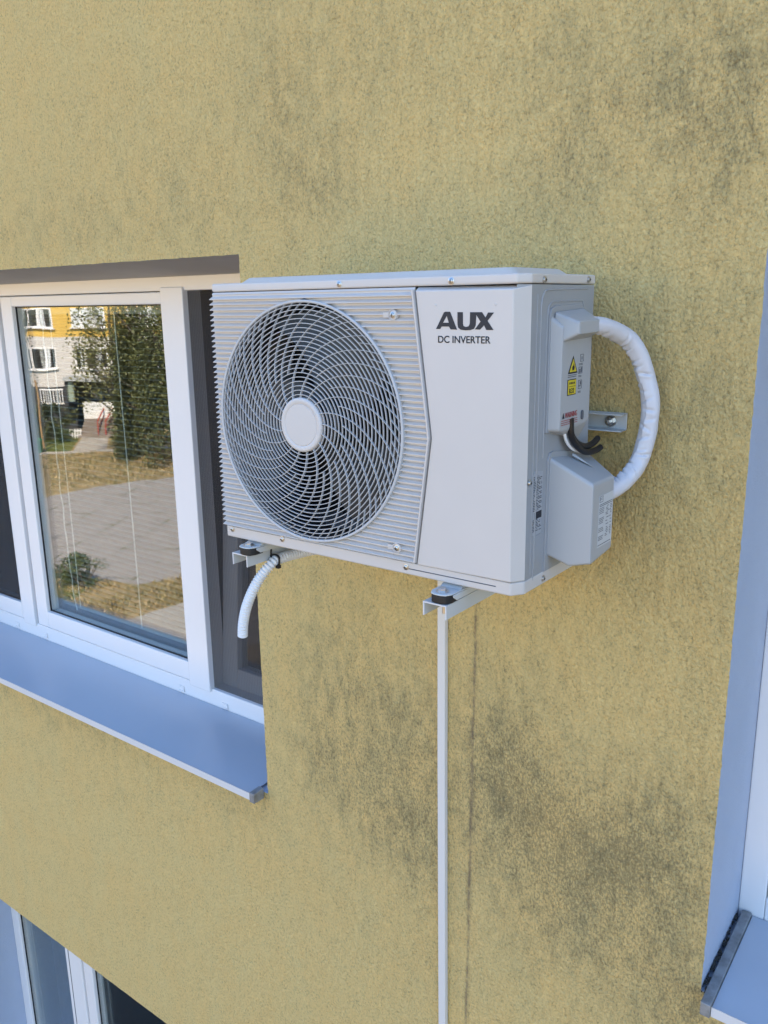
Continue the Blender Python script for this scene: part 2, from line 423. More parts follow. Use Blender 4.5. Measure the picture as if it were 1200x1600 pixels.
# plain rooms behind the windows (dark, lit only through the panes)
def room(x0, x1, z0, z1):
    bm = B()
    y0, y1 = REV+.08, 3.6
    P = lambda x, y, z: (x, y, z)
    face(bm, (P(x0,y1,z0), P(x1,y1,z0), P(x1,y1,z1), P(x0,y1,z1)))
    face(bm, (P(x0,y0,z0), P(x0,y1,z0), P(x0,y1,z1), P(x0,y0,z1)))
    face(bm, (P(x1,y0,z0), P(x1,y1,z0), P(x1,y1,z1), P(x1,y0,z1)))
    face(bm, (P(x0,y0,z0), P(x1,y0,z0), P(x1,y1,z0), P(x0,y1,z0)))
    face(bm, (P(x0,y0,z1), P(x1,y0,z1), P(x1,y1,z1), P(x0,y1,z1)))
    put('room_lining', bm, ROOM, house)
room(-3.0, -.1, -1.8, .78); room(.9, 3.4, -1.8, .78); room(-3.0, -.1, -4.6, -2.02)

# ------------------------------------------------------------------ windows
def frame_ring(bm, x0, x1, z0, z1, y0, y1, l, r, b_, t):
    box(bm, x0, x0+l, y0, y1, z0, z1); box(bm, x1-r, x1, y0, y1, z0, z1)
    box(bm, x0+l, x1-r, y0, y1, z0, z0+b_); box(bm, x0+l, x1-r, y0, y1, z1-t, z1)
def glaze(parent, x0, x1, z0, z1, y):
    bm = B(); box(bm, x0-.006, x1+.006, y, y+.004, z0-.006, z1+.006)
    b2 = B(); box(b2, x0-.006, x1+.006, y+.018, y+.022, z0-.006, z1+.006)
    bmesh.ops.rotate(b2, cent=((x0+x1)/2, y+.02, (z0+z1)/2), matrix=Matrix.Rotation(math.radians(.03), 3, 'Z') @ Matrix.Rotation(math.radians(.02), 3, 'X'), verts=b2.verts)
    merge(bm, b2); put('pane', bm, PANE, parent)
    bm = B(); frame_ring(bm, x0-.001, x1+.001, z0-.001, z1+.001, y-.007, y-.001, .005, .005, .005, .005); put('gasket', bm, GASK, parent)
def sash(parent, x0, x1, z0, z1, y, l, r, b_, t):
    bm = B(); frame_ring(bm, x0, x1, z0, z1, y, y+.062, l, r, b_, t)
    o = put('sash', bm, UPVC, parent, bev=.005)
    glaze(parent, x0+l, x1-r, z0+b_, z1-t, y+.024)
    return o
bm = B()
box(bm, -2.61, -.2806, .280, .352, -.945, -.862); box(bm, -2.61, -.2806, .280, .352, .5545, .606)
box(bm, -2.61, -2.545, .280, .352, -.862, .5545); box(bm, -.345, -.2806, .280, .352, -.862, .5545)
box(bm, -2.075, -1.985, .271, .352, -.874, .566); box(bm, -.952, -.838, .271, .352, -.874, .566)
win = put('window', bm, UPVC, house, bev=.004)
win['label'] = 'white three part window with fly screens, left of the unit'
sash(win, -2.545, -2.02, -.859, .552, .276, .07, .074, .075, .040)
sash(win, -1.965, -.90, -.859, .552, .276, .080, .052, .075, .040)
# third casement stands tilted inward behind its fly screen
t3 = B(); frame_ring(t3, -.840, -.345, -.862, .55, .335, .392, .078, .07, .075, .07)
rot = Matrix.Translation((0, .335, -.862)) @ Matrix.Rotation(math.radians(-4.5), 4, 'X') @ Matrix.Translation((0, -.335, .862))
bmesh.ops.transform(t3, matrix=rot, verts=t3.verts)
put('sash', t3, UPVC, win, bev=.005)
t3 = B(); box(t3, -.765, -.413, .358, .362, -.79, .485); bmesh.ops.transform(t3, matrix=rot, verts=t3.verts); put('pane', t3, PANE, win)
for (a, c) in ((-2.472, -2.096), (-.836, -.346)):
    bm = B(); zz = (-.784, .512) if a < -2 else (-.860, .5525)
    yy = .2905 if a < -2 else .292
    box(bm, a, c, yy, yy+.0012, *zz); put('fly_screen', bm, SCREEN, win)
for (x, z) in ((-2.150, -.9035), (-1.921, -.9045), (-1.007, -.9065), (-.768, -.9105)):
    bm = B(); box(bm, x-.016, x+.014, .2755, .2795, z-.011, z-.007); box(bm, x-.016, x+.014, .2755, .2795, z+.007, z+.011); box(bm, x+.010, x+.014, .2755, .2795, z-.007, z+.007)
    put('screen_clip', bm, UPVC, win, bev=.001)
# outside sill, white folded nose, dirty end cap
def sill(parent, x0, x1, left_cap, right_cap):
    zf, zb = -.9362, -.9242
    bm = B()
    prism(bm, [(-.041, zf), (-.041, zf-.003), (REV-.002, zb-.003), (REV-.002, zb)], x0, x1, 'x')
    s = put('sill', bm, SILL, parent, bev=.0015)
    bm = B(); prism(bm, [(-.0435, zf+.0015), (-.0435, zf-.022), (-.037, zf-.022), (-.037, zf-.0035), (-.0405, zf-.0035), (-.0405, zf+.0005)], x0, x1, 'x')
    put('sill_nose', bm, NOSE, parent)
    for on_, xc, d_ in ((left_cap, x0, -1), (right_cap, x1, 1)):
        if not on_: continue
        bm = B(); a, c = sorted((xc+d_*.001, xc+d_*.022))
        yb = -.004 if d_ > 0 else REV-.004
        zz = zb if d_ < 0 else zf
        prism(bm, [(-.047, zf-.026), (-.047, zf+.006), (yb, zz+.008), (yb, zz-.028)], a, c, 'x')
        put('sill_cap', bm, CAPM, parent, bev=.002)
sill(win, -2.70, -.3155, False, True)
# right-hand window: only its left jamb and sill corner are in the photo
bm = B()
frame_ring(bm, 1.0184, 3.2, -.945, .606, .280, .352, .058, .06, .078, .05)
win2 = put('window', bm, UPVC, house, bev=.004); win2['label'] = 'white window at the right edge, seen by its blue-lit jamb and sill corner'
sash(win2, 1.0784, 3.138, -.864, .553, .285, .07, .07, .075, .045)
sill(win2, 1.052, 3.24, True, False)
bm = B()
for k in range(150):
    t = random.random()**.9; y = -.012+.285*t
    if noise.noise(Vector((y*22, 5.5, 0))) < -.12 and random.random() < .8: continue
    x = 1.0184+abs(random.gauss(0, .0055))*(1.2-.6*t)
    z = -.9362+.012*(y+.04)/.32-.003
    r = random.choice((.0012, .0018, .0026, .004))*random.uniform(.7, 1.3)
    hull(bm, [(x+random.uniform(-r, r), y+random.uniform(-r, r)*1.8, z+random.uniform(-.4*r, r*1.7)) for _ in range(9)])
put('dirt_crust', bm, DIRT, win2)
# window one storey down
bm = B()
frame_ring(bm, -2.605, -.2806, -3.72, -2.20, .280, .352, .072, .06, .07, .05)
box(bm, -2.088, -1.952, .274, .352, -3.65, -2.25)
box(bm, -1.1, -1.0, .274, .352, -3.65, -2.25)
win3 = put('window', bm, UPVC, house, bev=.004); win3['label'] = 'white window one storey down with a dark pane and sheer curtain'
bm = B(); frame_ring(bm, -1.946, -1.106, -3.646, -2.254, .281, .34, .074, .074, .074, .05); put('sash', bm, UPVC, win3, bev=.005)
glaze(win3, -2.533, -2.09, -3.645, -2.255, .30); glaze(win3, -1.872, -1.18, -3.572, -2.304, .305)
bm = B(); box(bm, -2.0585, -2.0555, .2725, .2738, -3.64, -2.26); put('gasket', bm, GASK, win3)
bm = B(); tube(bm, smoothpath([(-1.84, .36, -2.62), (-1.84, .40, -2.62), (-1.835, .405, -2.68), (-1.83, .40, -2.75)], 6), .009, 10); put('handle', bm, UPVC, win3)

def curtain(name, x0, x1, z0, z1, y, amp, per, mat, label):
    bm = B(); n = int((x1-x0)/.008); a = []
    for i in range(n+1):
        x = x0+(x1-x0)*i/n; yy = y+amp*math.sin(2*PI*x/per+1.3*math.sin(x*9))
        a.append((bm.verts.new((x, yy, z0)), bm.verts.new((x, yy*1.0, z1))))
    for p, q in zip(a, a[1:]): bm.faces.new((p[0], q[0], q[1], p[1]))
    bmesh.ops.solidify(bm, geom=list(bm.faces), thickness=.001)
    return tag(put(name, bm, mat, smooth=60), label, 'curtain')
curtain('curtain', -2.58, -2.02, -4.4, -2.1, .46, .018, .13, CURT, 'sheer mauve curtain hanging behind the lower left window pane')
curtain('curtain', -.82, -.15, -1.6, .72, .62, .02, .11, CURTB, 'dark brown curtain in the gap behind the tilted casement')

# venetian blind behind the middle pane
bl = empty('window_blind', 'pale venetian blind with open slats behind the middle window pane', 'blind', (-1.417, .40, .50))
bm = B(); box(bm, -1.90, -.935, .357, .387, .480, .512); put('headrail', bm, BLINDM, bl, bev=.002)
bm = B(); z = .468
while z > -.745:
    a = math.radians(8)
    face(bm, ((-1.89, .361, z-.0004), (-.945, .361, z-.0004), (-.945, .372, z+.0010), (-1.89, .372, z+.0010)))
    face(bm, ((-1.89, .372, z+.0010), (-.945, .372, z+.0010), (-.945, .383, z+.0010), (-1.89, .383, z+.0010)))
    z -= .0225
put('slats', bm, BLINDM, bl)
bm = B(); box(bm, -1.89, -.945, .363, .381, -.772, -.758); put('bottom_rail', bm, BLINDM, bl, bev=.002)
bm = B()
for x in (-1.752, -1.330, -1.035): bar(bm, (x, .3575, .49), (x, .3575, -.76), .0024, 6)
put('ladder_cord', bm, CORD, bl)
bm = B(); random.seed(3)
pts = [(-1.80+.004*math.sin(k*1.9)+random.uniform(-.003, .003)+(.02*(k/26)**6), .352, .48-k*.0465) for k in range(28)]
tube(bm, smoothpath(pts, 3), .0028, 6)
put('pull_cord', bm, CORD, bl)
bm = B()
tube(bm, smoothpath([(-1.0, .352, -.66), (-1.005, .352, -.70), (-.995, .351, -.735), (-1.01, .351, -.765)], 4), .0014, 6)
put('pull_cord', bm, CORD, bl)

# ------------------------------------------------------------------ air conditioner
ac = empty('air_conditioner', 'off white outdoor air conditioner unit with round fan grille, on wall brackets by the window', 'air conditioner', (.37, -.215, 0))
CH, CHY = .0156, .0217
def plan(o=0.0):     # body outline seen from above, right front corner chamfered
    return [(0-o, YF-o), (X1-CH+o*.4, YF-o), (X1+o, YF+CHY-o*.4), (X1+o, YB+o), (0-o, YB+o)]
FC = (.2600, .2716); FR = .2415                      # fan opening
def seam_x(z):                                        # kinked seam between ribbed and smooth front
    return .5597-(.0336*(z-.2677)/.2604 if z > .2677 else .0333*(.2677-z)/.2446)
bm = B()
P = plan()
# shell: right side, chamfer, left side, back (with open coil), bottom; the front stays open behind the two panels
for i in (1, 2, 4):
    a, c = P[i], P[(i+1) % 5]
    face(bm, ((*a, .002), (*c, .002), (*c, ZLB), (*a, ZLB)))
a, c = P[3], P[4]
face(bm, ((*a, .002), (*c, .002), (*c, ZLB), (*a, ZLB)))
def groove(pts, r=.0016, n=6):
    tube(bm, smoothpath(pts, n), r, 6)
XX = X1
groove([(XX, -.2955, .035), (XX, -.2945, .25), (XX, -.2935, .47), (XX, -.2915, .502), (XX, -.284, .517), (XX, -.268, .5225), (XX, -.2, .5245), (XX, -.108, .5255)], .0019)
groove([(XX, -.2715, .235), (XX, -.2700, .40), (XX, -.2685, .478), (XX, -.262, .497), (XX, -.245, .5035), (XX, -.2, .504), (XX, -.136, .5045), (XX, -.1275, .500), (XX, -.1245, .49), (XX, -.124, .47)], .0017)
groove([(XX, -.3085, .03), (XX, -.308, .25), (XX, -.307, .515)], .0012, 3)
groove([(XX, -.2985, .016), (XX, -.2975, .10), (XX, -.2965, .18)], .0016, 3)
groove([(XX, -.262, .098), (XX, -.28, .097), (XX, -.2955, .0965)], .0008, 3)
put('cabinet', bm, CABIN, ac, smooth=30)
# base pan: folded lip with groove along the front
bm = B(); prism(bm, plan(.0012), -.003, .0225)
put('base_pan', bm, PAINT, ac, bev=.0035, seg=3)
bm = B(); tube(bm, [Vector((.505, YF-.0010, .0095)), Vector((.695, YF-.0010, .0105))], .0011, 6)
put('base_groove', bm, INK2, ac)
# lid with raised middle
bm = B(); prism(bm, plan(.0018), ZLB+.0012, ZT)
inn = [(.045, YF+.035), (X1-.05, YF+.035), (X1-.035, YF+.05), (X1-.035, YB-.03), (.045, YB-.03)]
put('lid', bm, PAINT, ac, bev=.0038, seg=3)
bm = B()
low = inn; cxm, cym = .37, -.215
top = [(cxm+(x-cxm)*.955, cym+(y-cym)*.86) for x, y in inn]
va = [bm.verts.new((x, y, ZT-.001)) for x, y in low]; vb_ = [bm.verts.new((x, y, ZT+.0115)) for x, y in top]
bm.faces.new(vb_)
for k in range(5): bm.faces.new((va[k], va[(k+1) % 5], vb_[(k+1) % 5], vb_[k]))
put('lid_crown', bm, PAINT, ac, bev=.004, seg=3)
# ribbed front panel around the fan
bm = B()
Z0, Z1, NR = .0262, .5275, 46
pitch = (Z1-Z0)/NR
prof = [(0.0, -.0010), (-.36, -.0012), (-.42, -.0030), (-.76, -.0084), (-.80, -.0100), (-.95, -.0100), (-.98, -.0085), (-1.0, -.0010)]
def rowpts(z, side):
    h = abs(z-FC[1])
    if h >= FR+.0005: return None
    return FC[0]+side*math.sqrt((FR+.0005)**2-h*h)
for i in range(NR):
    zt = Z1-i*pitch
    zs = [zt+p[0]*pitch for p in prof]
    has = [rowpts(z, 1) is not None for z in zs]
    segs = []
    def lx(z): return -.0018
    def rx(z): return seam_x(z)-.0045
    if any(has):
        segs.append((lx, lambda z: (rowpts(z, -1) if rowpts(z, -1) is not None else FC[0])))
        segs.append((lambda z: (rowpts(z, 1) if rowpts(z, 1) is not None else FC[0]), rx))
    else: segs.append((lx, rx))
    for (fa, fb) in segs:
        A_ = [bm.verts.new((fa(z) if not (fa is lx and p[1] > -.008) else -.0006, YF+p[1], z)) for z, p in zip(zs, prof)]
        C_ = [bm.verts.new((fb(z), YF+p[1], z)) for z, p in zip(zs, prof)]
        for k in range(len(prof)-1): bm.faces.new((A_[k], C_[k], C_[k+1], A_[k+1]))
        bm.faces.new(A_); bm.faces.new(C_[::-1])
# closing edge along the seam and top strip
for i in range(NR):
    za, zb_ = Z1-i*pitch, Z1-(i+1)*pitch
    face(bm, ((seam_x(za)-.0048, YF-.0112, za), (seam_x(za)-.0016, YF-.0112, za), (seam_x(zb_)-.0016, YF-.0112, zb_), (seam_x(zb_)-.0048, YF-.0112, zb_)))
    face(bm, ((seam_x(za)-.0016, YF-.0112, za), (seam_x(za)-.0016, YF, za), (seam_x(zb_)-.0016, YF, zb_), (seam_x(zb_)-.0016, YF-.0112, zb_)))
    face(bm, ((seam_x(za)-.0048, YF-.0112, za), (seam_x(za)-.0048, YF-.001, za), (seam_x(zb_)-.0048, YF-.001, zb_), (seam_x(zb_)-.0048, YF-.0112, zb_)))
face(bm, ((0, YF-.0035, Z1), (seam_x(Z1)-.002, YF-.0035, Z1), (seam_x(Z1)-.002, YF, ZLB), (0, YF, ZLB)))
put('ribbed_panel', bm, PLAST, ac)
# smooth front panel with logo
bm = B()
yo = YF-.0065
fp = [(.5262, .0232), (.5597, .2677), (.5262, .5255), (.7212, .5248), (.7262, .0248)]
front = [bm.verts.new((x+.0012 if k < 3 else x, yo, z)) for k, (x, z) in enumerate(fp)]
backv = [bm.verts.new(p) for p in ((.5262+.0012, YF+.012, .0232), (.5597+.0012, YF+.012, .2677), (.5262+.0012, YF+.001, .5312), (X1+.0004, YF+CHY, .5312), (X1+.0004, YF+CHY, .0232))]
bm.faces.new(front)
for k in range(5): bm.faces.new((front[k], backv[k], backv[(k+1) % 5], front[(k+1) % 5]))
put('front_panel', bm, PAINT, ac, bev=.0022, seg=3)
# lettering
LA = [[(0.5714,0.4603),(0.5876,0.4883),(0.5908,0.4895),(0.6001,0.4894),(0.6143,0.4595),(0.6014,0.4597),(0.5981,0.4645),(0.5827,0.4645),(0.58,0.4604)],[(0.5933,0.4825),(0.5858,0.471),(0.5977,0.471)]]
LU = [[(0.6150,0.4886),(0.6258,0.4885),(0.6259,0.4696),(0.6273,0.4656),(0.6323,0.4639),(0.6378,0.4656),(0.6397,0.4696),(0.6401,0.4884),(0.6633,0.4883),(0.67,0.4794),(0.6748,0.4877),(0.6862,0.4876),(0.6739,0.4742),(0.6856,0.4593),(0.6719,0.4592),(0.6675,0.467),(0.6598,0.4598),(0.6497,0.46),(0.6606,0.4729),(0.6521,0.484),(0.6512,0.467),(0.6481,0.461),(0.6411,0.4588),(0.6316,0.4583),(0.622,0.4593),(0.6165,0.4629),(0.6152,0.4689)]]
bm = poly_bm(LA); merge(bm, poly_bm(LU)); thick(bm, .0004)
remap(bm, lambda p: (p.x, yo-.0002-p.z, p.y)); put('logo_lettering', bm, INK, ac)
bm = text_bm('DC INVERTER', .0122, .1045, .012); thick(bm, .0004)
remap(bm, lambda p: (.5757+p.x, yo-.0002-p.z, .4368+p.y)); put('logo_lettering', bm, INK, ac)
for x in (.5700, .6885):
    bm = B(); lathe(bm, [(.0022, 0), (.0016, .0009), (0, .0012)], (x, yo, .5005 if x < .6 else .5008), (0, -1, 0), 10)
    put('panel_clip', bm, HUBM, ac)

# fan grille: rim, rings, swirling spokes
def gy(r):                       # dome of the grille: the hub stands proud of the rim
    t = max(0, min(1, (r-.053)/(FR-.053)))
    return YF-.0225+.0105*t**1.3
bm = B()
lathe(bm, [(FR+.0012, -.002), (FR+.0012, .0125), (FR-.0005, .0138), (FR-.0030, .0135), (FR-.0042, .0120), (FR-.0042, -.004), (FR+.0012, -.002)], (FC[0], YF, FC[1]), (0, -1, 0), 128)
nring = 21
rad = [.0605+(FR-.0085-.0605)*k/(nring-1) for k in range(nring)]
for r in rad:
    y = gy(r); wd = .00066; h = YF-y
    lathe(bm, [(r-wd, h-.0034), (r-wd, h), (r+wd, h), (r+wd, h-.0034), (r-wd, h-.0034)], (FC[0], YF, FC[1]), (0, -1, 0), 112)
def spoke(a0, r0, r1, sweep):
    n = 18; pa = []
    for k in range(n+1):
        r = r0+(r1-r0)*k/n; t = max(0.0, (r-.053)/(FR-.053))
        a = a0-sweep*t**1.05
        pa.append((r, a))
    prev = None
    for (r, a) in pa:
        c, s = math.cos(a), math.sin(a); w_ = .0006
        # ribbon across the local tangent of the curve
        tx, tz = -s, c
        ring = [bm.verts.new((FC[0]+r*c+sx*w_*tx, gy(r)+dy, FC[1]+r*s+sx*w_*tz)) for sx, dy in ((-1, -.0006), (1, -.0006), (1, .0048), (-1, .0048))]
        if prev:
            for k in range(4): bm.faces.new((prev[k], prev[(k+1) % 4], ring[(k+1) % 4], ring[k]))
        prev = ring
NS = 17
for k in range(NS):
    a = 2*PI*k/NS+.12
    spoke(a, .052, FR-.003, math.radians(56))
    spoke(a+PI/NS, rad[5], FR-.003, math.radians(56))
    for q in (.25, .75):
        a1 = a+2*PI*q/NS*1.0-math.radians(56)
        spoke(a1+math.radians(56), rad[-3], FR-.003, math.radians(56))
grille = put('fan_grille', bm, GRILLE, ac)
bm = B(); lathe(bm, [(.0545, .0105), (.0545, .0228), (.0525, .0252), (.0500, .0258), (.0432, .0252), (.0422, .0243), (.0412, .0252), (0, .0258)], (FC[0], YF, FC[1]), (0, -1, 0), 64)
put('hub_cap', bm, HUBM, grille, smooth=40)
# fan and dark inside
bm = B()
lathe(bm, [(.062, -.015), (.062, -.075), (0, -.078)], (FC[0], YF, FC[1]), (0, -1, 0), 40)
lathe(bm, [(.062, -.015), (.05, -.010), (0, -.008)], (FC[0], YF, FC[1]), (0, -1, 0), 40)
for k in range(3):
    a0 = 2*PI*k/3+math.radians(205)
    rows = []
    for i in range(13):
        r = .058+(.222-.058)*i/12; t = i/12
        row = []
        for j in range(15):
            u = j/14
            span = math.radians(78-6*t); lead = math.radians(34)*t
            a = a0+lead-span*u
            y = YF+.020+.062*(u-.0)*(1-.25*t)+.008*math.sin(PI*u)
            row.append(bm.verts.new((FC[0]+r*math.cos(a), y, FC[1]+r*math.sin(a))))
        rows.append(row)
    for p, q in zip(rows, rows[1:]):
        for j in range(14): bm.faces.new((p[j], p[j+1], q[j+1], q[j]))
bm2 = bm
put('fan', bm, BLADE, ac, smooth=50)
bm = B()
lathe(bm, [(FR+.004, -.001), (FR-.003, -.012), (FR-.008, -.028), (FR-.008, -.075), (FR+.002, -.10)], (FC[0], YF, FC[1]), (0, -1, 0), 96)
put('fan_shroud', bm, COIL, ac, smooth=60)
bm = B(); box(bm, .005, .525, YB-.035, YB-.012, .025, ZLB-.004); box(bm, .528, .531, YF+.014, YB-.01, .02, ZLB-.004)
for k in range(14): box(bm, .008, .522, YB-.0372, YB-.0354, .05+k*.034, .0525+k*.034)
put('condenser_coil', bm, COIL, ac)

# screws: one mesh, copied
bm = B(); lathe(bm, [(.0062, 0), (.0062, .0008), (.0046, .0012), (.0044, .0026), (.0030, .0036), (0, .0038)], (0, 0, 0), (0, -1, 0), 20)
sc0 = put('screw', bm, STEEL, ac, world=False, smooth=40)
bmx = B(); box(bmx, -.0026, .0026, -.0042, -.0034, -.0006, .0006); box(bmx, -.0006, .0006, -.0041, -.0033, -.0026, .0026)
cr0 = put('screw_slot', bmx, INK, sc0, world=False)
spots = [(.3508, YF-.0018, .5411, 0), (.5991, YF-.0018, .5403, 0), (.4800, YF-.009, .4844, 0), (.4825, YF-.009, .0493, 0), (.0183, YF-.0014, .0158, 0), (.1721, YF-.0014, .0165, 0), (.4982, YF-.0014, .0120, 0),
         (X1+.0019, -.2882, .5392, 1), (X1+.0019, -.111, .5411, 1), (X1+.001, -.3208, .1992, 1), (X1+.001, -.2577, .0085, 1)]
for i, (x, y, z, side) in enumerate(spots):
    o = sc0 if i == 0 else sc0.copy()
    c = cr0 if i == 0 else cr0.copy()
    if i: COL.objects.link(o); COL.objects.link(c); o.parent = ac; c.parent = o
    o.location = Vector((x, y, z))-ac.location; o.rotation_euler = (0, 0, PI/2 if side else 0)
# screw bosses on the ribbed panel
for z in (.4844, .0493):
    bm = B()
    x = .480 if z > .2 else .4825
    lathe(bm, [(.0098, .0), (.0098, .0105), (.0085, .0112), (.0078, .0092), (0, .0092)], (x, YF, z), (0, -1, 0), 24)
    box(bm, x-.022, x-.008, YF-.0090, YF-.002, z-.0045, z+.0045)
    put('screw_boss', bm, PLAST, ac)

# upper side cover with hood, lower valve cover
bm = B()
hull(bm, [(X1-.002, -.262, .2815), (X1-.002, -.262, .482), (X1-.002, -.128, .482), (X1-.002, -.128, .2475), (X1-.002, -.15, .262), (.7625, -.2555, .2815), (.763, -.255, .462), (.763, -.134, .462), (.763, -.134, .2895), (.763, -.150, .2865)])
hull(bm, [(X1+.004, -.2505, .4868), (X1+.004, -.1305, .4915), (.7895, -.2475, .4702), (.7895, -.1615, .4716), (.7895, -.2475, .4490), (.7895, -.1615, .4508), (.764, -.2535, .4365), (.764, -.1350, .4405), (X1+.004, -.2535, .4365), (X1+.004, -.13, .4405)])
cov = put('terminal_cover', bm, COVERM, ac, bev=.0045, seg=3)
bm = B(); prism(bm, [(-.266, .2790), (-.2655, .476), (-.2595, .4915), (-.244, .4965), (-.137, .4985), (-.129, .492), (-.1265, .48), (-.1265, .2450), (-.155, .2570)], X1-.001, X1+.0032, 'x')
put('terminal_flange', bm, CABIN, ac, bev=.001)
bm = B(); hull(bm, [(.7655+dx, -.167+.0035*math.cos(a), z0+.0035*math.sin(a)) for dx in (-.002, .0006) for z0 in (.297, .307) for a in [k*PI/4 for k in range(8)]])
put('cover_grip', bm, INK2, ac)
bm = B()
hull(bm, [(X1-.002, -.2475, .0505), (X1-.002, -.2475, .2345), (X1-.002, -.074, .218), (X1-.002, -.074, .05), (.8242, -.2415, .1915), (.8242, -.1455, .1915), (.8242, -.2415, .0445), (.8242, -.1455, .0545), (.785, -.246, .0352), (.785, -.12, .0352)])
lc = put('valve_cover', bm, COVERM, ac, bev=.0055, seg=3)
bm = B(); prism(bm, [(-.2575, .0215), (-.2545, .2275), (-.2470, .2405), (-.235, .2425), (-.06+-.02, .2225), (-.08, .03), (-.10, .0215)], X1-.001, X1+.0034, 'x')
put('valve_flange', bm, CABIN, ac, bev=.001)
bm = B(); hull(bm, [(.752, -.180, .2285), (.752, -.170, .2275), (.754, -.176, .2335), (.79, -.166, .2060), (.788, -.172, .2095), (.788, -.162, .2075)])
put('cover_rib', bm, COVERM, lc, bev=.002)

# stickers
def sidebox(bm, y0, y1, z0, z1, x, t=.0004): box(bm, x, x+t, y0, y1, z0, z1)
xs = .7634
def on_side(bm, y, z, x, name, mat, par, thickv=.0004, shear=0.0):
    thick(bm, thickv); remap(bm, lambda p: (x+p.z, y+p.x, z+p.y+shear*p.x)); return put(name, bm, mat, par)
xp = .7632
bm = B(); prism(bm, [(-.2305, .380), (-.1922, .380), (-.2110, .4105)], xp, xp+.0005, 'x'); t = put('warning_sticker', bm, INK, ac); t['label'] = 'yellow flame warning triangle'
bm = B(); prism(bm, [(-.2255, .3828), (-.1972, .3828), (-.2112, .4055)], xp+.0005, xp+.0008, 'x'); put('sticker_field', bm, YEL, t)
bm = B(); prism(bm, [(-.2150, .3855), (-.2085, .3855), (-.2058, .3890), (-.2072, .3930), (-.2100, .3975), (-.2112, .3930), (-.2130, .3940), (-.2160, .3895)], xp+.0008, xp+.0011, 'x'); put('flame_print', bm, INK, t)
bm = B(); sidebox(bm, -.2308, -.1960, .3422, .3700, xp, .0005); t = put('refrigerant_sticker', bm, INK, ac); t['label'] = 'yellow sticker reading R32'
bm = B(); sidebox(bm, -.2294, -.1974, .3436, .3686, xp+.0005, .0003); put('sticker_field', bm, YEL, t)
on_side(text_bm('R32', .0088, .020, .015), -.2245, .3455, xp+.0008, 'sticker_print', INK, t)
bm = B()
for k in range(4): sidebox(bm, -.2250+.006*k, -.2210+.006*k, .3615, .3650, xp+.0008, .0003)
sidebox(bm, -.2270, -.1998, .3572, .3580, xp+.0008, .0003)
put('sticker_print', bm, INK, t)
bm = B(); random.seed(11)
for z in (.3765, .3735): 
    y = -.2305
    while y < -.196:
        l = random.uniform(.002, .006); sidebox(bm, y, min(y+l, -.195), z, z+.0012, xp, .0004); y += l+.0012
def ring_rect(y0, y1, z0, z1, w_=.0009):
    sidebox(bm, y0, y1, z0, z0+w_, xp); sidebox(bm, y0, y1, z1-w_, z1, xp); sidebox(bm, y0, y0+w_, z0+w_, z1-w_, xp); sidebox(bm, y1-w_, y1, z0+w_, z1-w_, xp)
ring_rect(-.1815, -.1675, .3985, .4115); sidebox(bm, -.176, -.173, .4015, .4075, xp)
for z in (.3945, .3925, .3735, .3715, .3455, .3435): sidebox(bm, -.1865, -.1705 if z > .38 else -.175, z, z+.0009, xp)
ring_rect(-.1870, -.1715, .3775, .3895); sidebox(bm, -.1835, -.1795, .379, .386, xp); sidebox(bm, -.177, -.174, .3795, .388, xp)
ring_rect(-.1865, -.1715, .3505, .3660); sidebox(bm, -.184, -.176, .3545, .3565, xp); sidebox(bm, -.1795, -.1745, .3575, .3635, xp)
put('pictogram_print', bm, INK2, ac)
t = on_side(text_bm('WARNING', .0098, .0500, .012), -.2365, .3030, xp, 'warning_print', RED, ac, shear=.0)
bm = B(); prism(bm, [(-.2470, .3030), (-.2385, .3030), (-.2428, .3130)], xp, xp+.0004, 'x'); put('warning_print', bm, INK, ac)
bm = B()
for z in (.2985, .2948, .2912):
    y = -.2505
    while y < -.186:
        l = random.uniform(.002, .008); sidebox(bm, y, min(y+l, -.184), z, z+.0013, xp, .0003); y += l+.0014
put('warning_print', bm, RED, ac)
# silver rating plate on the side, energy data on the valve cover
x = X1+.0006
bm = B(); prism(bm, [(-.3050, .100), (-.2705, .100), (-.2685, .212), (-.2990, .216), (-.3070, .206)], X1-.0005, x, 'x'); rp = put('rating_label', bm, SILV, ac)
bm = B(); random.seed(5)
z = .205; k = 0
while z > .106:
    if not (.128 < z < .143):
        y = -.304
        e = -.272 if k % 3 else -.284
        while y < e:
            l = random.uniform(.0015, .007); sidebox(bm, y, min(y+l, e), z, z+.0012, x, .0003); y += l+random.choice((.0009, .0009, .004))
    z -= .0029; k += 1
y = -.2985
while y < -.2705:
    l = random.choice((.0005, .0008, .0014)); sidebox(bm, y, y+l, .1285, .1415, x, .0003); y += l+random.choice((.0004, .0007))
put('label_print', bm, INK, rp)
xl = .8242
bm = B(); sidebox(bm, -.2130, -.1500, .0690, .1650, xl-.0002, .0006); el = put('energy_label', bm, PALE, ac)
bm = B(); xe = xl+.0004
def rr(y0, y1, z0, z1): sidebox(bm, y0, y1, z0, z1, xe, .0003)
rr(-.2115, -.1965, .1530, .1538); rr(-.2115, -.1965, .1632, .1640); rr(-.2115, -.2107, .1538, .1632); rr(-.1973, -.1965, .1538, .1632); rr(-.2085, -.1995, .1575, .1582); rr(-.2085, -.1995, .1600, .1607); rr(-.2085, -.2077, .1555, .1620)
for z in (.1480, .1450): rr(-.2115, -.1520, z, z+.0011)
random.seed(9); z = .1410
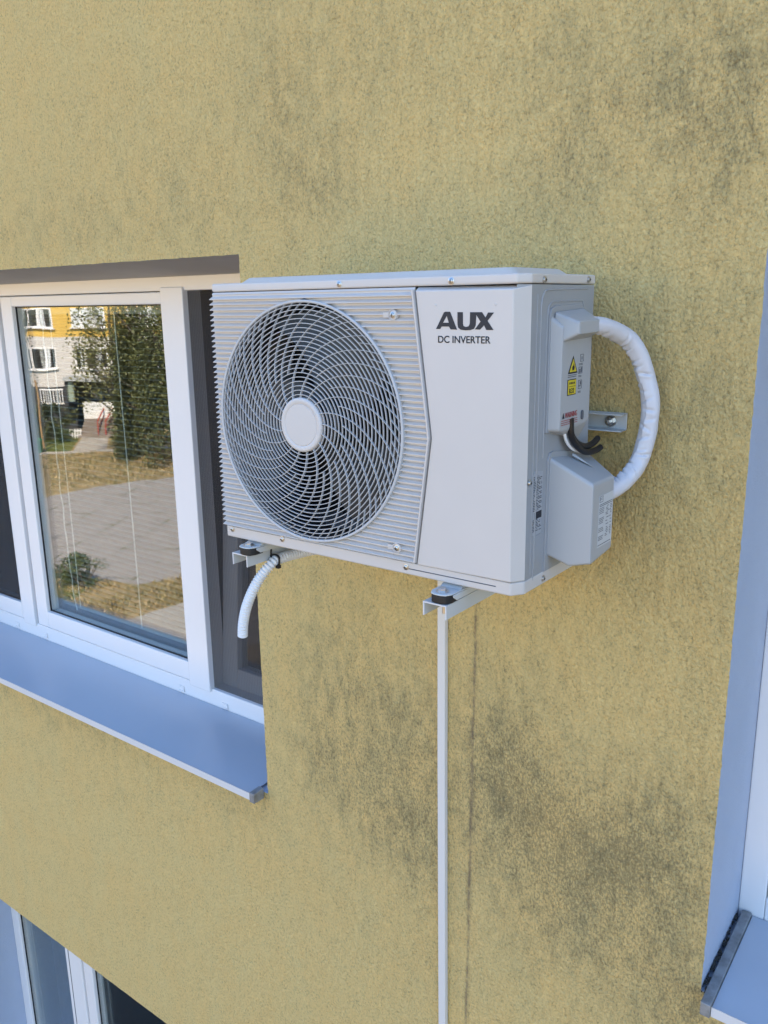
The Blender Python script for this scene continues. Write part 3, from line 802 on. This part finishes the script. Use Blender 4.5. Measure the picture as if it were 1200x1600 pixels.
while z > .0800:
    grp = int((.1410-z)/.0175)
    if ((.1410-z) % .0175) < .0115:
        y = -.2118
        while y < -.192:
            l = random.uniform(.002, .006); rr(y, min(y+l, -.190), z, z+.0011); y += l+.001
    if random.random() < .75:
        y = -.182+random.uniform(0, .006); rr(y, y+random.uniform(.006, .012), z, z+.0012)
        y = -.164+random.uniform(0, .004); rr(y, y+random.uniform(.004, .008), z, z+.0012)
    z -= .0031
rr(-.2122, -.155, .0722, .0734)
put('label_print', bm, INK2, el)

# feet: pressed plate, bolt and washer, rubber pad
for (bx, by, tip) in ((.5985, -.3775, -.3955), (.0785, -.3620, -.3795)):
    w_ = .0225
    outl = [(bx-w_, YF+.06), (bx-w_, tip+.016), (bx-w_*.72, tip+.004), (bx-w_*.3, tip), (bx+w_*.3, tip), (bx+w_*.72, tip+.004), (bx+w_, tip+.016), (bx+w_*1.25, YF+.06)]
    bm = B(); prism(bm, outl, -.0135, -.0105)
    prism(bm, [(YF+.0, -.0105), (YF+.06, -.0105), (YF+.06, -.002), (YF+.02, -.002)], bx-w_, bx+w_, 'x')
    prism(bm, [(tip+.018, -.0136), (tip+.018, -.0180), (tip+.030, -.0262), (YF+.06, -.0262), (YF+.06, -.0136)], bx+w_*.98, bx+w_*1.10, 'x')
    ft = put('foot', bm, GALV, ac, bev=.0014)
    bm = B(); prism(bm, [(bx-w_*.97, tip+.040), (bx-w_*.97, tip+.0165), (bx-w_*.70, tip+.005), (bx-w_*.3, tip+.001), (bx+w_*.3, tip+.001), (bx+w_*.70, tip+.005), (bx+w_*.97, tip+.0165), (bx+w_*.97, tip+.040)], -.0297, -.0137); put('rubber_pad', bm, RUBBER, ft, bev=.002)
    bm = B(); lathe(bm, [(.0125, 0), (.0125, .0016), (0, .0016)], (bx, by, -.0104), (0, 0, 1), 24)
    lathe(bm, [(.0078, 0.0016), (.0078, .0062), (.0066, .0072), (0, .0072)], (bx, by, -.0104), (0, 0, 1), 6)
    put('bolt', bm, STEEL, ft)

# ------------------------------------------------------------------ wall bracket
br = empty('wall_bracket', 'grey steel wall bracket with two channel arms and a cross rail under the unit', 'bracket', (.35, 0, -.03))
def channel(bm, x0, x1, z1, y0, y1, h, t=.0028):
    prism(bm, [(x0, z1), (x1, z1), (x1, z1-h), (x1-t, z1-h), (x1-t, z1-t), (x0+t, z1-t), (x0+t, z1-h), (x0, z1-h)], y0, y1, 'y')
for (x0, x1, tip, z) in ((.5665, .6180, -.3940, -.0300), (.0370, .0835, -.3735, -.0300)):
    bm = B(); channel(bm, x0, x1, z, tip, -.004, .0275); a = put('arm', bm, GALV, br, bev=.001)
    bm = B(); channel(bm, x0, x1, z, tip-.0004, tip, .0275); put('arm_lip', bm, NOSE, a)
    bm = B(); box(bm, x0+.006, x1-.006, -.034, -.001, -.06, .33); put('upright', bm, GALV, br, bev=.001)
    if x0 > .3:
        bm = B(); lathe(bm, [(.0045, 0), (.0045, .017), (0, .017)], (x1-.012, tip+.012, -.0325), (0, 0, -1), 12); put('bolt', bm, STEEL, br)
bm = B()
prism(bm, [(-.0335, .2880), (-.006, .2890), (-.0045, .2875), (-.0045, .2560), (-.006, .2545), (-.0335, .2535), (-.0335, .2560), (-.0085, .2570), (-.0075, .2580), (-.0075, .2855), (-.0085, .2865), (-.0335, .2855)], -.06, .7880, 'x')
put('rail', bm, GALV, br, bev=.001)
bm = B(); lathe(bm, [(.0115, 0), (.0115, .002), (0, .002)], (.7560, -.0078, .2712), (0, -1, 0), 20); lathe(bm, [(.0082, .002), (.0082, .0085), (.005, .0088), (.005, .020), (0, .0205)], (.7560, -.0078, .2712), (0, -1, 0), 6)
put('anchor_bolt', bm, STEEL, br)

# ------------------------------------------------------------------ insulated pipe loop, cables, drain hose, tie, conduit
path = smoothpath([(.770, -.175, .4610), (.785, -.140, .4600), (.806, -.082, .4380), (.822, -.058, .4080), (.834, -.044, .3650), (.8445, -.040, .3180), (.8440, -.044, .2620), (.835, -.056, .2070), (.822, -.088, .1730), (.806, -.125, .1560), (.795, -.150, .1500)], 26)
def wrap_r(i, n, a):
    p = path[i]
    t = i/n
    sa = 2.2+.35*math.sin(t*9)
    da = math.atan2(math.sin(a-sa), math.cos(a-sa))
    w1 = noise.noise(Vector((t*17, math.cos(a)*1.1, math.sin(a)*1.1)))*.0012
    flap = .0024*max(0, 1-abs(da-.10)/.6)*(1 if da < .10 else .1)
    pk = 0
    for (tk, sl_, dp, wd_, ce) in CREASES:
        if abs(t-tk) > .05: continue
        dc = math.atan2(math.sin(a-ce), math.cos(a-ce))
        pk -= dp*math.exp(-((t-tk+sl_*dc)/.0048)**2)*math.exp(-(dc/wd_)**2)
        pk += .35*dp*math.exp(-((t-tk+sl_*dc-.012)/.006)**2)*math.exp(-(dc/wd_)**2)
    return .0143+.0028*min(1, t*4)+w1+flap+pk
random.seed(77)
CREASES = [((k+.5+random.uniform(-.35, .35))/30, random.choice((-1, 1))*random.uniform(.004, .016), random.uniform(.0018, .0042), random.uniform(.4, .85), 2.2+random.uniform(-.9, .6) if k % 4 else random.uniform(0, 6.28)) for k in range(30)]
bm = B(); tube(bm, path, wrap_r, 48)
tag(put('insulated_pipe', bm, WRAP, smooth=50), 'white wrapped insulated pipe looping out of the unit side towards the wall', 'pipe')
bm = B(); tube(bm, smoothpath([(.757, -.200, .300), (.757, -.196, .272), (.760, -.176, .2515), (.763, -.145, .2405), (.766, -.118, .2420), (.768, -.098, .2500)], 6), .0060, 12)
tag(put('power_cable', bm, BLACK, smooth=60), 'black cable from under the side cover ending in the upper curl', 'cable')
bm = B(); tube(bm, smoothpath([(.762, -.210, .300), (.762, -.203, .266), (.765, -.180, .2440), (.768, -.150, .2310), (.772, -.118, .2295), (.775, -.100, .2335)], 6), .0060, 12)
tag(put('power_cable', bm, BLACK, smooth=60), 'black cable from under the side cover curling lowest, just above the lower cover', 'cable')
bm = B(); tube(bm, smoothpath([(.752, -.213, .300), (.752, -.210, .268), (.755, -.190, .2445), (.758, -.155, .232), (.756, -.120, .231)], 6), .0032, 10)
tag(put('signal_cable', bm, HOSEM, smooth=60), 'thin white cable beside the black cables under the side cover', 'cable')

hp = smoothpath([(.250, -.020, -.050), (.175, -.085, -.054), (.132, -.150, -.0570), (.108, -.225, -.0560), (.0985, -.290, -.0565), (.0935, -.318, -.068), (.0720, -.336, -.1040), (.0470, -.345, -.1560), (.0290, -.345, -.2050), (.0210, -.343, -.2440)], 1)
fine = smoothpath(hp, 70)
acc_l = [0.0]
for p, q in zip(fine, fine[1:]): acc_l.append(acc_l[-1]+(q-p).length)
bm = B(); tube(bm, fine, lambda i, n, a: .0110+.0015*math.sin(acc_l[i]*2*PI/.0072), 16)
tag(put('drain_hose', bm, HOSEM, smooth=70), 'white corrugated drain hose curling down below the left bracket arm', 'hose')
bm = B()
loop = [(.1115, -.302, -.0480), (.1090, -.302, -.0665), (.0990, -.302, -.0700), (.0895, -.300, -.066), (.0850, -.301, -.045), (.0845, -.301, -.0292), (.06, -.301, -.0288), (.036, -.301, -.0290), (.0358, -.301, -.059), (.06, -.301, -.0605), (.09, -.3015, -.0455), (.1035, -.302, -.0435)]
lp = smoothpath(loop+[loop[0]], 5); tube(bm, lp, .0022, 8)
box(bm, .1040, .1130, -.3075, -.2985, -.0730, -.0655)
tag(put('cable_tie', bm, BLACK), 'black cable tie strapping the drain hose to the left bracket arm', 'cable tie')
cz = -.02; segs = []
bm = B()
ctr = [(.3480, -.02), (.3478, -.6), (.3492, -1.0), (.3515, -1.5), (.3520, ZG+.02)]
for (xa, za), (xb, zb_) in zip(ctr, ctr[1:]):
    pass
ringv = []
for (xa, za) in ctr: ringv.append([bm.verts.new(p) for p in ((xa, -.0005, za), (xa, -.015, za), (xa+.0220, -.015, za), (xa+.0220, -.0005, za))])
for p, q in zip(ringv, ringv[1:]):
    for k in range(4): bm.faces.new((p[k], p[(k+1) % 4], q[(k+1) % 4], q[k]))
bm.faces.new(ringv[0]); bm.faces.new(ringv[-1][::-1])
cdt = put('cable_conduit', bm, TRUNK, bev=.0015); tag(cdt, 'thin white plastic cable conduit running straight down the yellow wall', 'conduit')

# ------------------------------------------------------------------ the yard and the house across it (seen mirrored in the window)
def ground_mat(name, cols, scale, rough=.95, bscale=4, bstr=.5):
    m, nt, b = newmat(name); v = coords(nt)
    f1 = ramp(nt, noi(nt, v, scale, 5, .6), .38, .62); f2 = noi(nt, v, scale*9, 4, .7)
    c = mixc(nt, f1, cols[0], cols[1]); c = mixc(nt, M(nt, 'MULTIPLY', ramp(nt, f2, .45, .75), .8), c, cols[2])
    L(nt, c, b.inputs['Base Color']); b.inputs['Roughness'].default_value = rough; b.inputs['Specular IOR Level'].default_value = .1
    bump(nt, b, noi(nt, v, bscale, 5, .7), bstr, .06); return m
LAWN = ground_mat('dry_lawn', ((.38, .28, .15), (.26, .20, .10), (.11, .12, .04)), .55)
GREEN = ground_mat('green_lawn', ((.085, .12, .03), (.13, .14, .045), (.22, .17, .07)), .5)
m, nt, b = newmat('old_concrete_slabs'); SLABM = m
v = coords(nt)
mp = N(nt, 'ShaderNodeMapping'); mp.inputs['Rotation'].default_value = (0, 0, math.radians(-62)); L(nt, v, mp.inputs[0])
bk = N(nt, 'ShaderNodeTexBrick', Scale=1.0, **{'Mortar Size': .035, 'Brick Width': 3.2, 'Row Height': 1.9}); L(nt, mp.outputs[0], bk.inputs[0])
f = noi(nt, v, 1.3, 6, .65)
c = mixc(nt, f, (.26, .235, .215), (.36, .33, .30))
c = mixc(nt, M(nt, 'MULTIPLY', bk.outputs['Fac'], ramp(nt, noi(nt, v, .9, 3), .42, .62)), c, (.10, .10, .035))
c = mixc(nt, M(nt, 'SUBTRACT', 1.0, ramp(nt, noi(nt, v, .55, 4), .28, .36)), c, (.17, .155, .14))
L(nt, c, b.inputs['Base Color']); b.inputs['Roughness'].default_value = .9
PATHM = simple('path_concrete', (.36, .33, .29), .9, var=.15, vscale=2)

def sheet(name, pts, z, mat, label=None):
    bm = B(); face(bm, [(p[0], p[1], z) for p in pts]); o = put(name, bm, mat); o['kind'] = 'structure'; return o
bm = B(); R_ = 420
face(bm, ((-R_, -R_, ZG), (R_, -R_, ZG), (R_, R_, ZG), (-R_, R_, ZG)))
o = put('lawn', bm, LAWN); o['kind'] = 'structure'
sheet('courtyard_paving', [(-19.27, -12.68), (-21.3, -12.2), (-25.2, -12.3), (-32.3, -14.2), (-32.6, -17.65), (-32.7, -20.9), (-31.4, -24.2), (-28.0, -29.5), (-14.0, -31), (-13.6, -26), (-18.3, -15.4)], ZG+.008, SLABM)
sheet('path', [(-17.3, -9.9), (-15.3, -9.9), (-15.0, -10.6), (-11.0, -12.2), (-11.4, -13.4), (-15.67, -11.62), (-16.92, -12.58), (-17.1, -10.8)], ZG+.012, PATHM)
pw = [W(-27, 47.0), W(-19.6, 48.0), W(-16.9, 48.8), W(-12, 50.2), W(-8, 52), W(-8, 53), W(-12, 51.4), W(-16.4, 50.0), W(-17.7, 54.6), W(-19.6, 54.7), W(-18.2, 49.4), W(-19.8, 48.9), W(-27, 47.9)]
sheet('path', pw, ZG+.012, PATHM)
sheet('green_lawn', [W(-30, 47.95), W(-19.85, 48.95), W(-18.4, 49.5), W(-19.7, 54.7), W(-20.2, 58), W(-30, 58)], ZG+.006, GREEN)
sheet('pavement', [(-40, .0), (-40, -9.2), (-19, -9.8), (-14, -9.8), (12, -9.4), (12, 0)], ZG+.005, simple('old_asphalt', (.050, .050, .052), .9, var=.35, vscale=1.2))
sheet('green_lawn', [(-19.2, -10.0), (-20.5, -12.0), (-22.4, -12.0), (-26, -11.5), (-26, -9), (-20, -9)], ZG+.006, GREEN)

# facing house (its own frame: local x runs along its front, local y into the house)
def LX(X): return -X
FZ = 57.8
WHITE_R = simple('white_render', (.62, .58, .545), .9, var=.05, vscale=.6)
YELL_R = simple('warm_yellow_render', (.68, .44, .10), .9, var=.05, vscale=.6)
PLINTH = simple('dark_plinth', (.05, .05, .055), .85, var=.3, vscale=2)
DGLASS = simple('dark_room_glass', (.02, .02, .022), .08, var=.3, vscale=1.0, obj=True)
LGLASS = simple('curtained_glass', (.66, .68, .70), .2, var=.12, vscale=1.5, obj=True)
fh = empty('apartment_building', 'apartment house across the yard, yellow above white, mirrored in the window pane', 'building', W(0, FZ, ZG), EROT)
def fbox(bm, Xa, Xb, ya, yb, za, zb): box(bm, min(LX(Xa), LX(Xb)), max(LX(Xa), LX(Xb)), ya, yb, za-ZG, zb-ZG)
bm = B(); fbox(bm, -48, 14, 0, 12, -4.77, -1.41); put('wall', bm, WHITE_R, fh, world=False)
bm = B(); fbox(bm, -48, 14, 0, 12, -1.41, 7.2); put('wall', bm, YELL_R, fh, world=False)
bm = B(); fbox(bm, -48, 14, .06, 12, ZG-.3, -4.77); put('plinth', bm, PLINTH, fh, world=False)
random.seed(21)
for row, (z0, z1) in enumerate(((-3.51, -2.06), (-.83, .46), (1.95, 3.25))):
    for k in range(-2, 5):
        Xa = -24.08+3.57*k; Xb = Xa+2.1
        bm = B()
        for (a, c, e, g) in ((Xa, Xa+.10, z0, z1), (Xb-.10, Xb, z0, z1), (Xa+.62, Xa+.78, z0+.1, z1-.1), (Xa+1.32, Xa+1.46, z0+.1, z1-.1), (Xa+.10, Xb-.10, z0, z0+.1), (Xa+.10, Xb-.10, z1-.1, z1)):
            fbox(bm, a, c, -.035, -.004, e, g)
        wd_ = put('window', bm, UPVC, fh, world=False)
        bm = B(); fbox(bm, Xa+.08, Xb-.08, -.018, -.006, z0+.08, z1-.08)
        put('pane', bm, LGLASS if row == 1 and k in (1, 2) else DGLASS, wd_, world=False)
        if row == 0 or random.random() < .4:
            s = random.uniform(.1, .3)
            for ca, cb in ((Xa+.16+s, Xa+.30+s), (Xa+1.48, Xa+1.62+s*.3)):
                bm = B(); fbox(bm, ca, cb, -.022, -.019, z0+.12, z1-.12); put('curtain', bm, LGLASS, wd_, world=False)
        bm = B(); fbox(bm, Xa-.12, Xb+.12, -.16, -.002, z0-.07, z0-.005); put('sill', bm, UPVC, wd_, world=False)
bm = B(); fbox(bm, -20.9, -16.9, -1.9, -.01, -4.29, -4.02); put('entrance_canopy', bm, simple('canopy_concrete', (.42, .43, .44), .8), fh, world=False)
bm = B(); fbox(bm, -20.8, -17.2, -.06, -.01, -6.7, -4.30); fbox(bm, -20.85, -20.72, -1.75, -.01, -6.9, -4.30)
dr = put('door', bm, PLINTH, fh, world=False)
bm = B(); fbox(bm, -20.70, -20.38, -1.66, -1.60, -5.6, -4.32); fbox(bm, -19.6, -18.9, -.1, -.065, -5.6, -5.0); put('pane', bm, simple('door_glass', (.30, .36, .30), .15), dr, world=False)
bm = B(); fbox(bm, -19.85, -17.7, -1.7, -1.45, -6.9, -5.62); put('porch_parapet', bm, simple('white_paint', (.78, .77, .75), .8), fh, world=False)
bm = B()
for k in range(6): fbox(bm, -19.75, -17.2, -3.3+.27*k, -3.3+.27*(k+1) if k < 5 else -.1, ZG, ZG+.168*(k+1))
put('steps', bm, simple('step_concrete', (.24, .20, .17), .9, var=.3, vscale=1), fh, world=False)
bm = B()
for k in range(9): fbox(bm, -23.3+.2*k, -23.24+.2*k, -.05, .04, -5.9, -4.95)
fbox(bm, -23.35, -21.6, .0, .05, -5.0, -4.9); fbox(bm, -23.35, -21.6, .0, .05, -5.95, -5.85)
put('cellar_grille', bm, UPVC, fh, world=False)
REDP = simple('red_rail_paint', (.40, .06, .035), .5)
for i, X in enumerate((-18.42, -17.85)):
    t = empty('railing', ('red handrail on the steps, the one nearer the white parapet' if i == 0 else 'red handrail on the steps, the one nearer the big tree') , 'railing', W(X, FZ-2.4), EROT, 'red handrails on the entrance steps')
    bm = B()
    bar(bm, (0, -.8, 1.0), (0, 1.0, 1.75), .05, 8); bar(bm, (0, -.8, .55), (0, 1.0, 1.30), .04, 8); bar(bm, (0, -.8, .05), (0, -.8, 1.0), .045, 8); bar(bm, (0, 1.0, .8), (0, 1.0, 1.75), .045, 8)
    put('handrail', bm, REDP, t, world=False)

# trees and bushes of leaf-sized faces
def leafmat(name, dark, light):
    m, nt, b = newmat(name); g = N(nt, 'ShaderNodeNewGeometry')
    L(nt, mixc(nt, g.outputs['Random Per Island'], dark, light), b.inputs['Base Color'])
    b.inputs['Roughness'].default_value = .6
    b.inputs['Subsurface Weight'].default_value = 0
    return m
BIRCH = leafmat('birch_leaves', (.075, .085, .02), (.22, .21, .07))
DGREEN = leafmat('dense_leaves', (.035, .048, .014), (.135, .145, .045))
BUSHG = leafmat('bush_leaves', (.03, .06, .015), (.11, .13, .04))
BARK = simple('bark', (.13, .11, .09), .9, var=.4, vscale=5)
WOOD = simple('stake_wood', (.48, .30, .13), .8, var=.2, vscale=3)
def leaf(bm, p, s, d=None):
    n = Vector((random.gauss(0, 1), random.gauss(0, 1), random.gauss(0, .6))).normalized() if d is None else d
    a = n.orthogonal().normalized(); a = (Matrix.Rotation(random.uniform(0, 6.28), 3, n) @ a); c = n.cross(a)
    face(bm, (p-a*s*.5, p+c*s*.32, p+a*s*.6, p-c*s*.32))
def limb(bm, a, c, r0, r1, seg=7):
    a, c = Vector(a), Vector(c); pts = [a.lerp(c, k/5)+Vector((random.uniform(-1, 1), random.uniform(-1, 1), 0))*(.02*(c-a).length if 0 < k < 5 else 0) for k in range(6)]
    tube(bm, pts, lambda i, n, ang: r0+(r1-r0)*i/(n-1), seg)
def weeping(name, X, Z, rad_, h, low, nstr, mat, label, leafs, dens=1.0, dome=1.0):
    t = empty(name, label, 'tree', W(X, Z))
    bt = B(); limb(bt, (0, 0, -.1), (.1, .1, h*.85), .2, .05, 9)
    crown = B()
    boughs = [(random.uniform(0, 2*PI), math.sqrt(random.random()), random.uniform(.72, 1.08)) for _ in range(30)]
    for k in range(nstr):
        a, u, bh = random.choice(boughs); a += random.gauss(0, .16)/max(.3, u); u = min(1.05, max(.02, u+random.gauss(0, .09)))
        rr_ = rad_*u; top = h*(.42+.58*math.sqrt(max(0, 1-min(1, u*.96)**2)))*random.uniform(.42, 1.0)*dome*bh
        p = Vector((rr_*math.cos(a), rr_*math.sin(a), top))
        ln = min(top-low*random.uniform(.6, 1.6), random.uniform(1.2, 4.2) if low > 1 else random.uniform(1.5, 6))
        st = int(ln/.17*dens)
        if k % 26 == 0: limb(bt, (.05, .05, top*.55), p, .06, .012, 5)
        sway = Vector((random.gauss(0, .12), random.gauss(0, .12), 0))
        for j in range(st):
            f = j/max(1, st)
            q = p+sway*f*2+Vector((math.cos(a), math.sin(a), 0))*(.25*f)+Vector((random.gauss(0, .09), random.gauss(0, .09), -ln*f))
            if q.z < .05: break
            leaf(crown, q, random.uniform(.7, 1.3)*leafs)
    put('trunk', bt, BARK, t, world=False, smooth=60); put('crown', crown, mat, t, world=False)
    return t
random.seed(31)
weeping('birch_tree', -14.4, 46.6, 2.5, 11.0, 3.7, 700, BIRCH, 'loose weeping birch left of the dense tree, mirrored in the middle pane', .15, .9)
weeping('deciduous_tree', -11.3, 45.6, 2.7, 13.5, .0, 1800, DGREEN, 'dense dark tree hanging to the ground, mirrored at the right of the middle pane', .155, 1.15)
def bush(name, X, Z, rx, ry, h, n, mat, label, s=.12, cat='bush', world=None):
    loc = W(X, Z) if world is None else world
    t = empty(name, label, cat, loc, EROT)
    bt = B()
    for k in range(7):
        a = k*.9; limb(bt, (0, 0, -.05), (rx*.6*math.cos(a), ry*.6*math.sin(a), h*.75), .03, .008, 5)
    cr = B()
    cl = [(Vector((random.uniform(-.75, .75)*rx, random.uniform(-.75, .75)*ry, h*random.uniform(.15, .82))), random.uniform(.22, .45)) for _ in range(16)]
    for k in range(n):
        c, r = random.choice(cl)
        d = Vector((random.gauss(0, 1), random.gauss(0, 1), random.gauss(0, 1))).normalized()*random.random()**.4
        p = c+Vector((d.x*r*rx, d.y*r*ry, d.z*r*h*.5))
        if p.z > .02: leaf(cr, p, s*random.uniform(.7, 1.3))
    put('stem', bt, BARK, t, world=False); put('crown', cr, mat, t, world=False); return t
bush('bush', -21.3, 54.2, 1.75, .9, 2.6, 2600, DGREEN, 'rounded dark green bush in front of the facing house plinth', .16)
bush('bush', -20.0, 53.2, .7, .6, .9, 700, BUSHG, 'low flowering bush beside the entrance steps', .12)
bush('bush', 0, 0, .9, .8, 1.15, 1500, BUSHG, 'loose shrub at the courtyard edge, mirrored low in the pane', .07, world=(-20.4, -11.6, ZG))
bush('bush', 0, 0, .6, .6, .7, 500, BUSHG, 'small shrub beside the mirrored courtyard corner', .06, world=(-21.7, -11.9, ZG))
# dry grass tufts on the two strips of lawn
random.seed(5); bm = B()
def inside(p, poly):
    c = False
    for (x0, y0), (x1, y1) in zip(poly, poly[1:]+poly[:1]):
        if (y0 > p[1]) != (y1 > p[1]) and p[0] < (x1-x0)*(p[1]-y0)/(y1-y0)+x0: c = not c
    return c
near = [(-19.3, -12.6), (-17.0, -10.9), (-16.9, -12.7), (-15.6, -11.8), (-13.5, -12.6), (-15.5, -20), (-18.4, -15.0)]
near2 = [(-25, -12.1), (-25, -10), (-17.5, -10), (-17.2, -10.8), (-19.3, -12.5), (-21.3, -12.1)]
far = [tuple(W(X, Z)[:2]) for X, Z in ((-20, 37.5), (-14, 38.5), (-9.5, 41), (-9.5, 47), (-16.5, 48.4), (-21, 47.5))]
for poly, n, hh in ((near, 5200, .10), (near2, 3800, .11), (far, 9000, .15)):
    bx0, bx1 = min(p[0] for p in poly), max(p[0] for p in poly); by0, by1 = min(p[1] for p in poly), max(p[1] for p in poly)
    k = 0
    while k < n:
        p = (random.uniform(bx0, bx1), random.uniform(by0, by1))
        if not inside(p, poly): continue
        k += 1
        c = noise.noise(Vector((p[0]*.9, p[1]*.9, 2)))
        if c < random.uniform(-.5, .25): continue
        h_ = hh*random.uniform(.4, 1.5)*(1+c); a = random.uniform(0, 6.28); wd_ = .018+.02*random.random(); lx, ly = random.gauss(0, .06), random.gauss(0, .06)
        face(bm, ((p[0]-wd_*math.cos(a), p[1]-wd_*math.sin(a), ZG), (p[0]+wd_*math.cos(a), p[1]+wd_*math.sin(a), ZG), (p[0]+lx, p[1]+ly, ZG+h_)))
GRASSM = leafmat('dry_grass', (.10, .11, .035), (.48, .36, .19))
o = put('grass', bm, GRASSM); o['kind'] = 'stuff'
# staked young tree, green bin, little white fence
yt = empty('young_tree', 'young tree tied between two wooden stakes on the mirrored lawn', 'tree', W(-20.4, 49.6), EROT)
bm = B(); limb(bm, (0, 0, 0), (.15, 0, 7.4), .05, .015); limb(bm, (.07, 0, 5.2), (1.1, -.2, 7.2), .025, .01); limb(bm, (.05, 0, 2.2), (.9, .1, 4.0), .025, .01); put('trunk', bm, BARK, yt, world=False)
cr = B()
for k in range(1500):
    c = random.choice((Vector((.2, .1, 7.4)), Vector((.7, 0, 7.0)), Vector((1.1, -.2, 7.3)), Vector((.5, .2, 6.6)), Vector((.5, .1, 4.2)), Vector((.6, 0, 3.4)), Vector((.9, 0, 3.0))))
    leaf(cr, c+Vector((random.gauss(0, .38), random.gauss(0, .38), random.gauss(0, .42))), .13)
put('crown', cr, DGREEN, yt, world=False)
for x in (-.28, .28):
    bm = B(); bar(bm, (x, 0, 0), (x*.8, 0, 4.1), .055, 8); put('stake', bm, WOOD, yt, world=False)
gb = empty('waste_bin', 'green bin at the foot of the staked young tree', 'bin', W(-20.15, 48.6), EROT)
GRP = simple('green_bin_plastic', (.03, .26, .09), .4)
bm = B(); hull(bm, [(sx*a, sy*a*.9, z) for sx in (-1, 1) for sy in (-1, 1) for a, z in ((.24, 0), (.30, .75))]); put('body', bm, GRP, gb, world=False, bev=.03)
bm = B(); hull(bm, [(sx*a, sy*a, z) for sx in (-1, 1) for sy in (-1, 1) for a, z in ((.34, .76), (.26, .86))]); put('lid', bm, GRP, gb, world=False, bev=.02)
fn = empty('fence', 'short white picket fence beside the entrance steps', 'fence', W(-19.6, 54.6), EROT)
bm = B()
for k in range(5): box(bm, .0+.15*k, .08+.15*k, -.02, .02, 0, .6)
box(bm, -.03, .72, .02, .045, .15, .22); box(bm, -.03, .72, .02, .045, .42, .49)
put('pickets', bm, UPVC, fn, world=False)
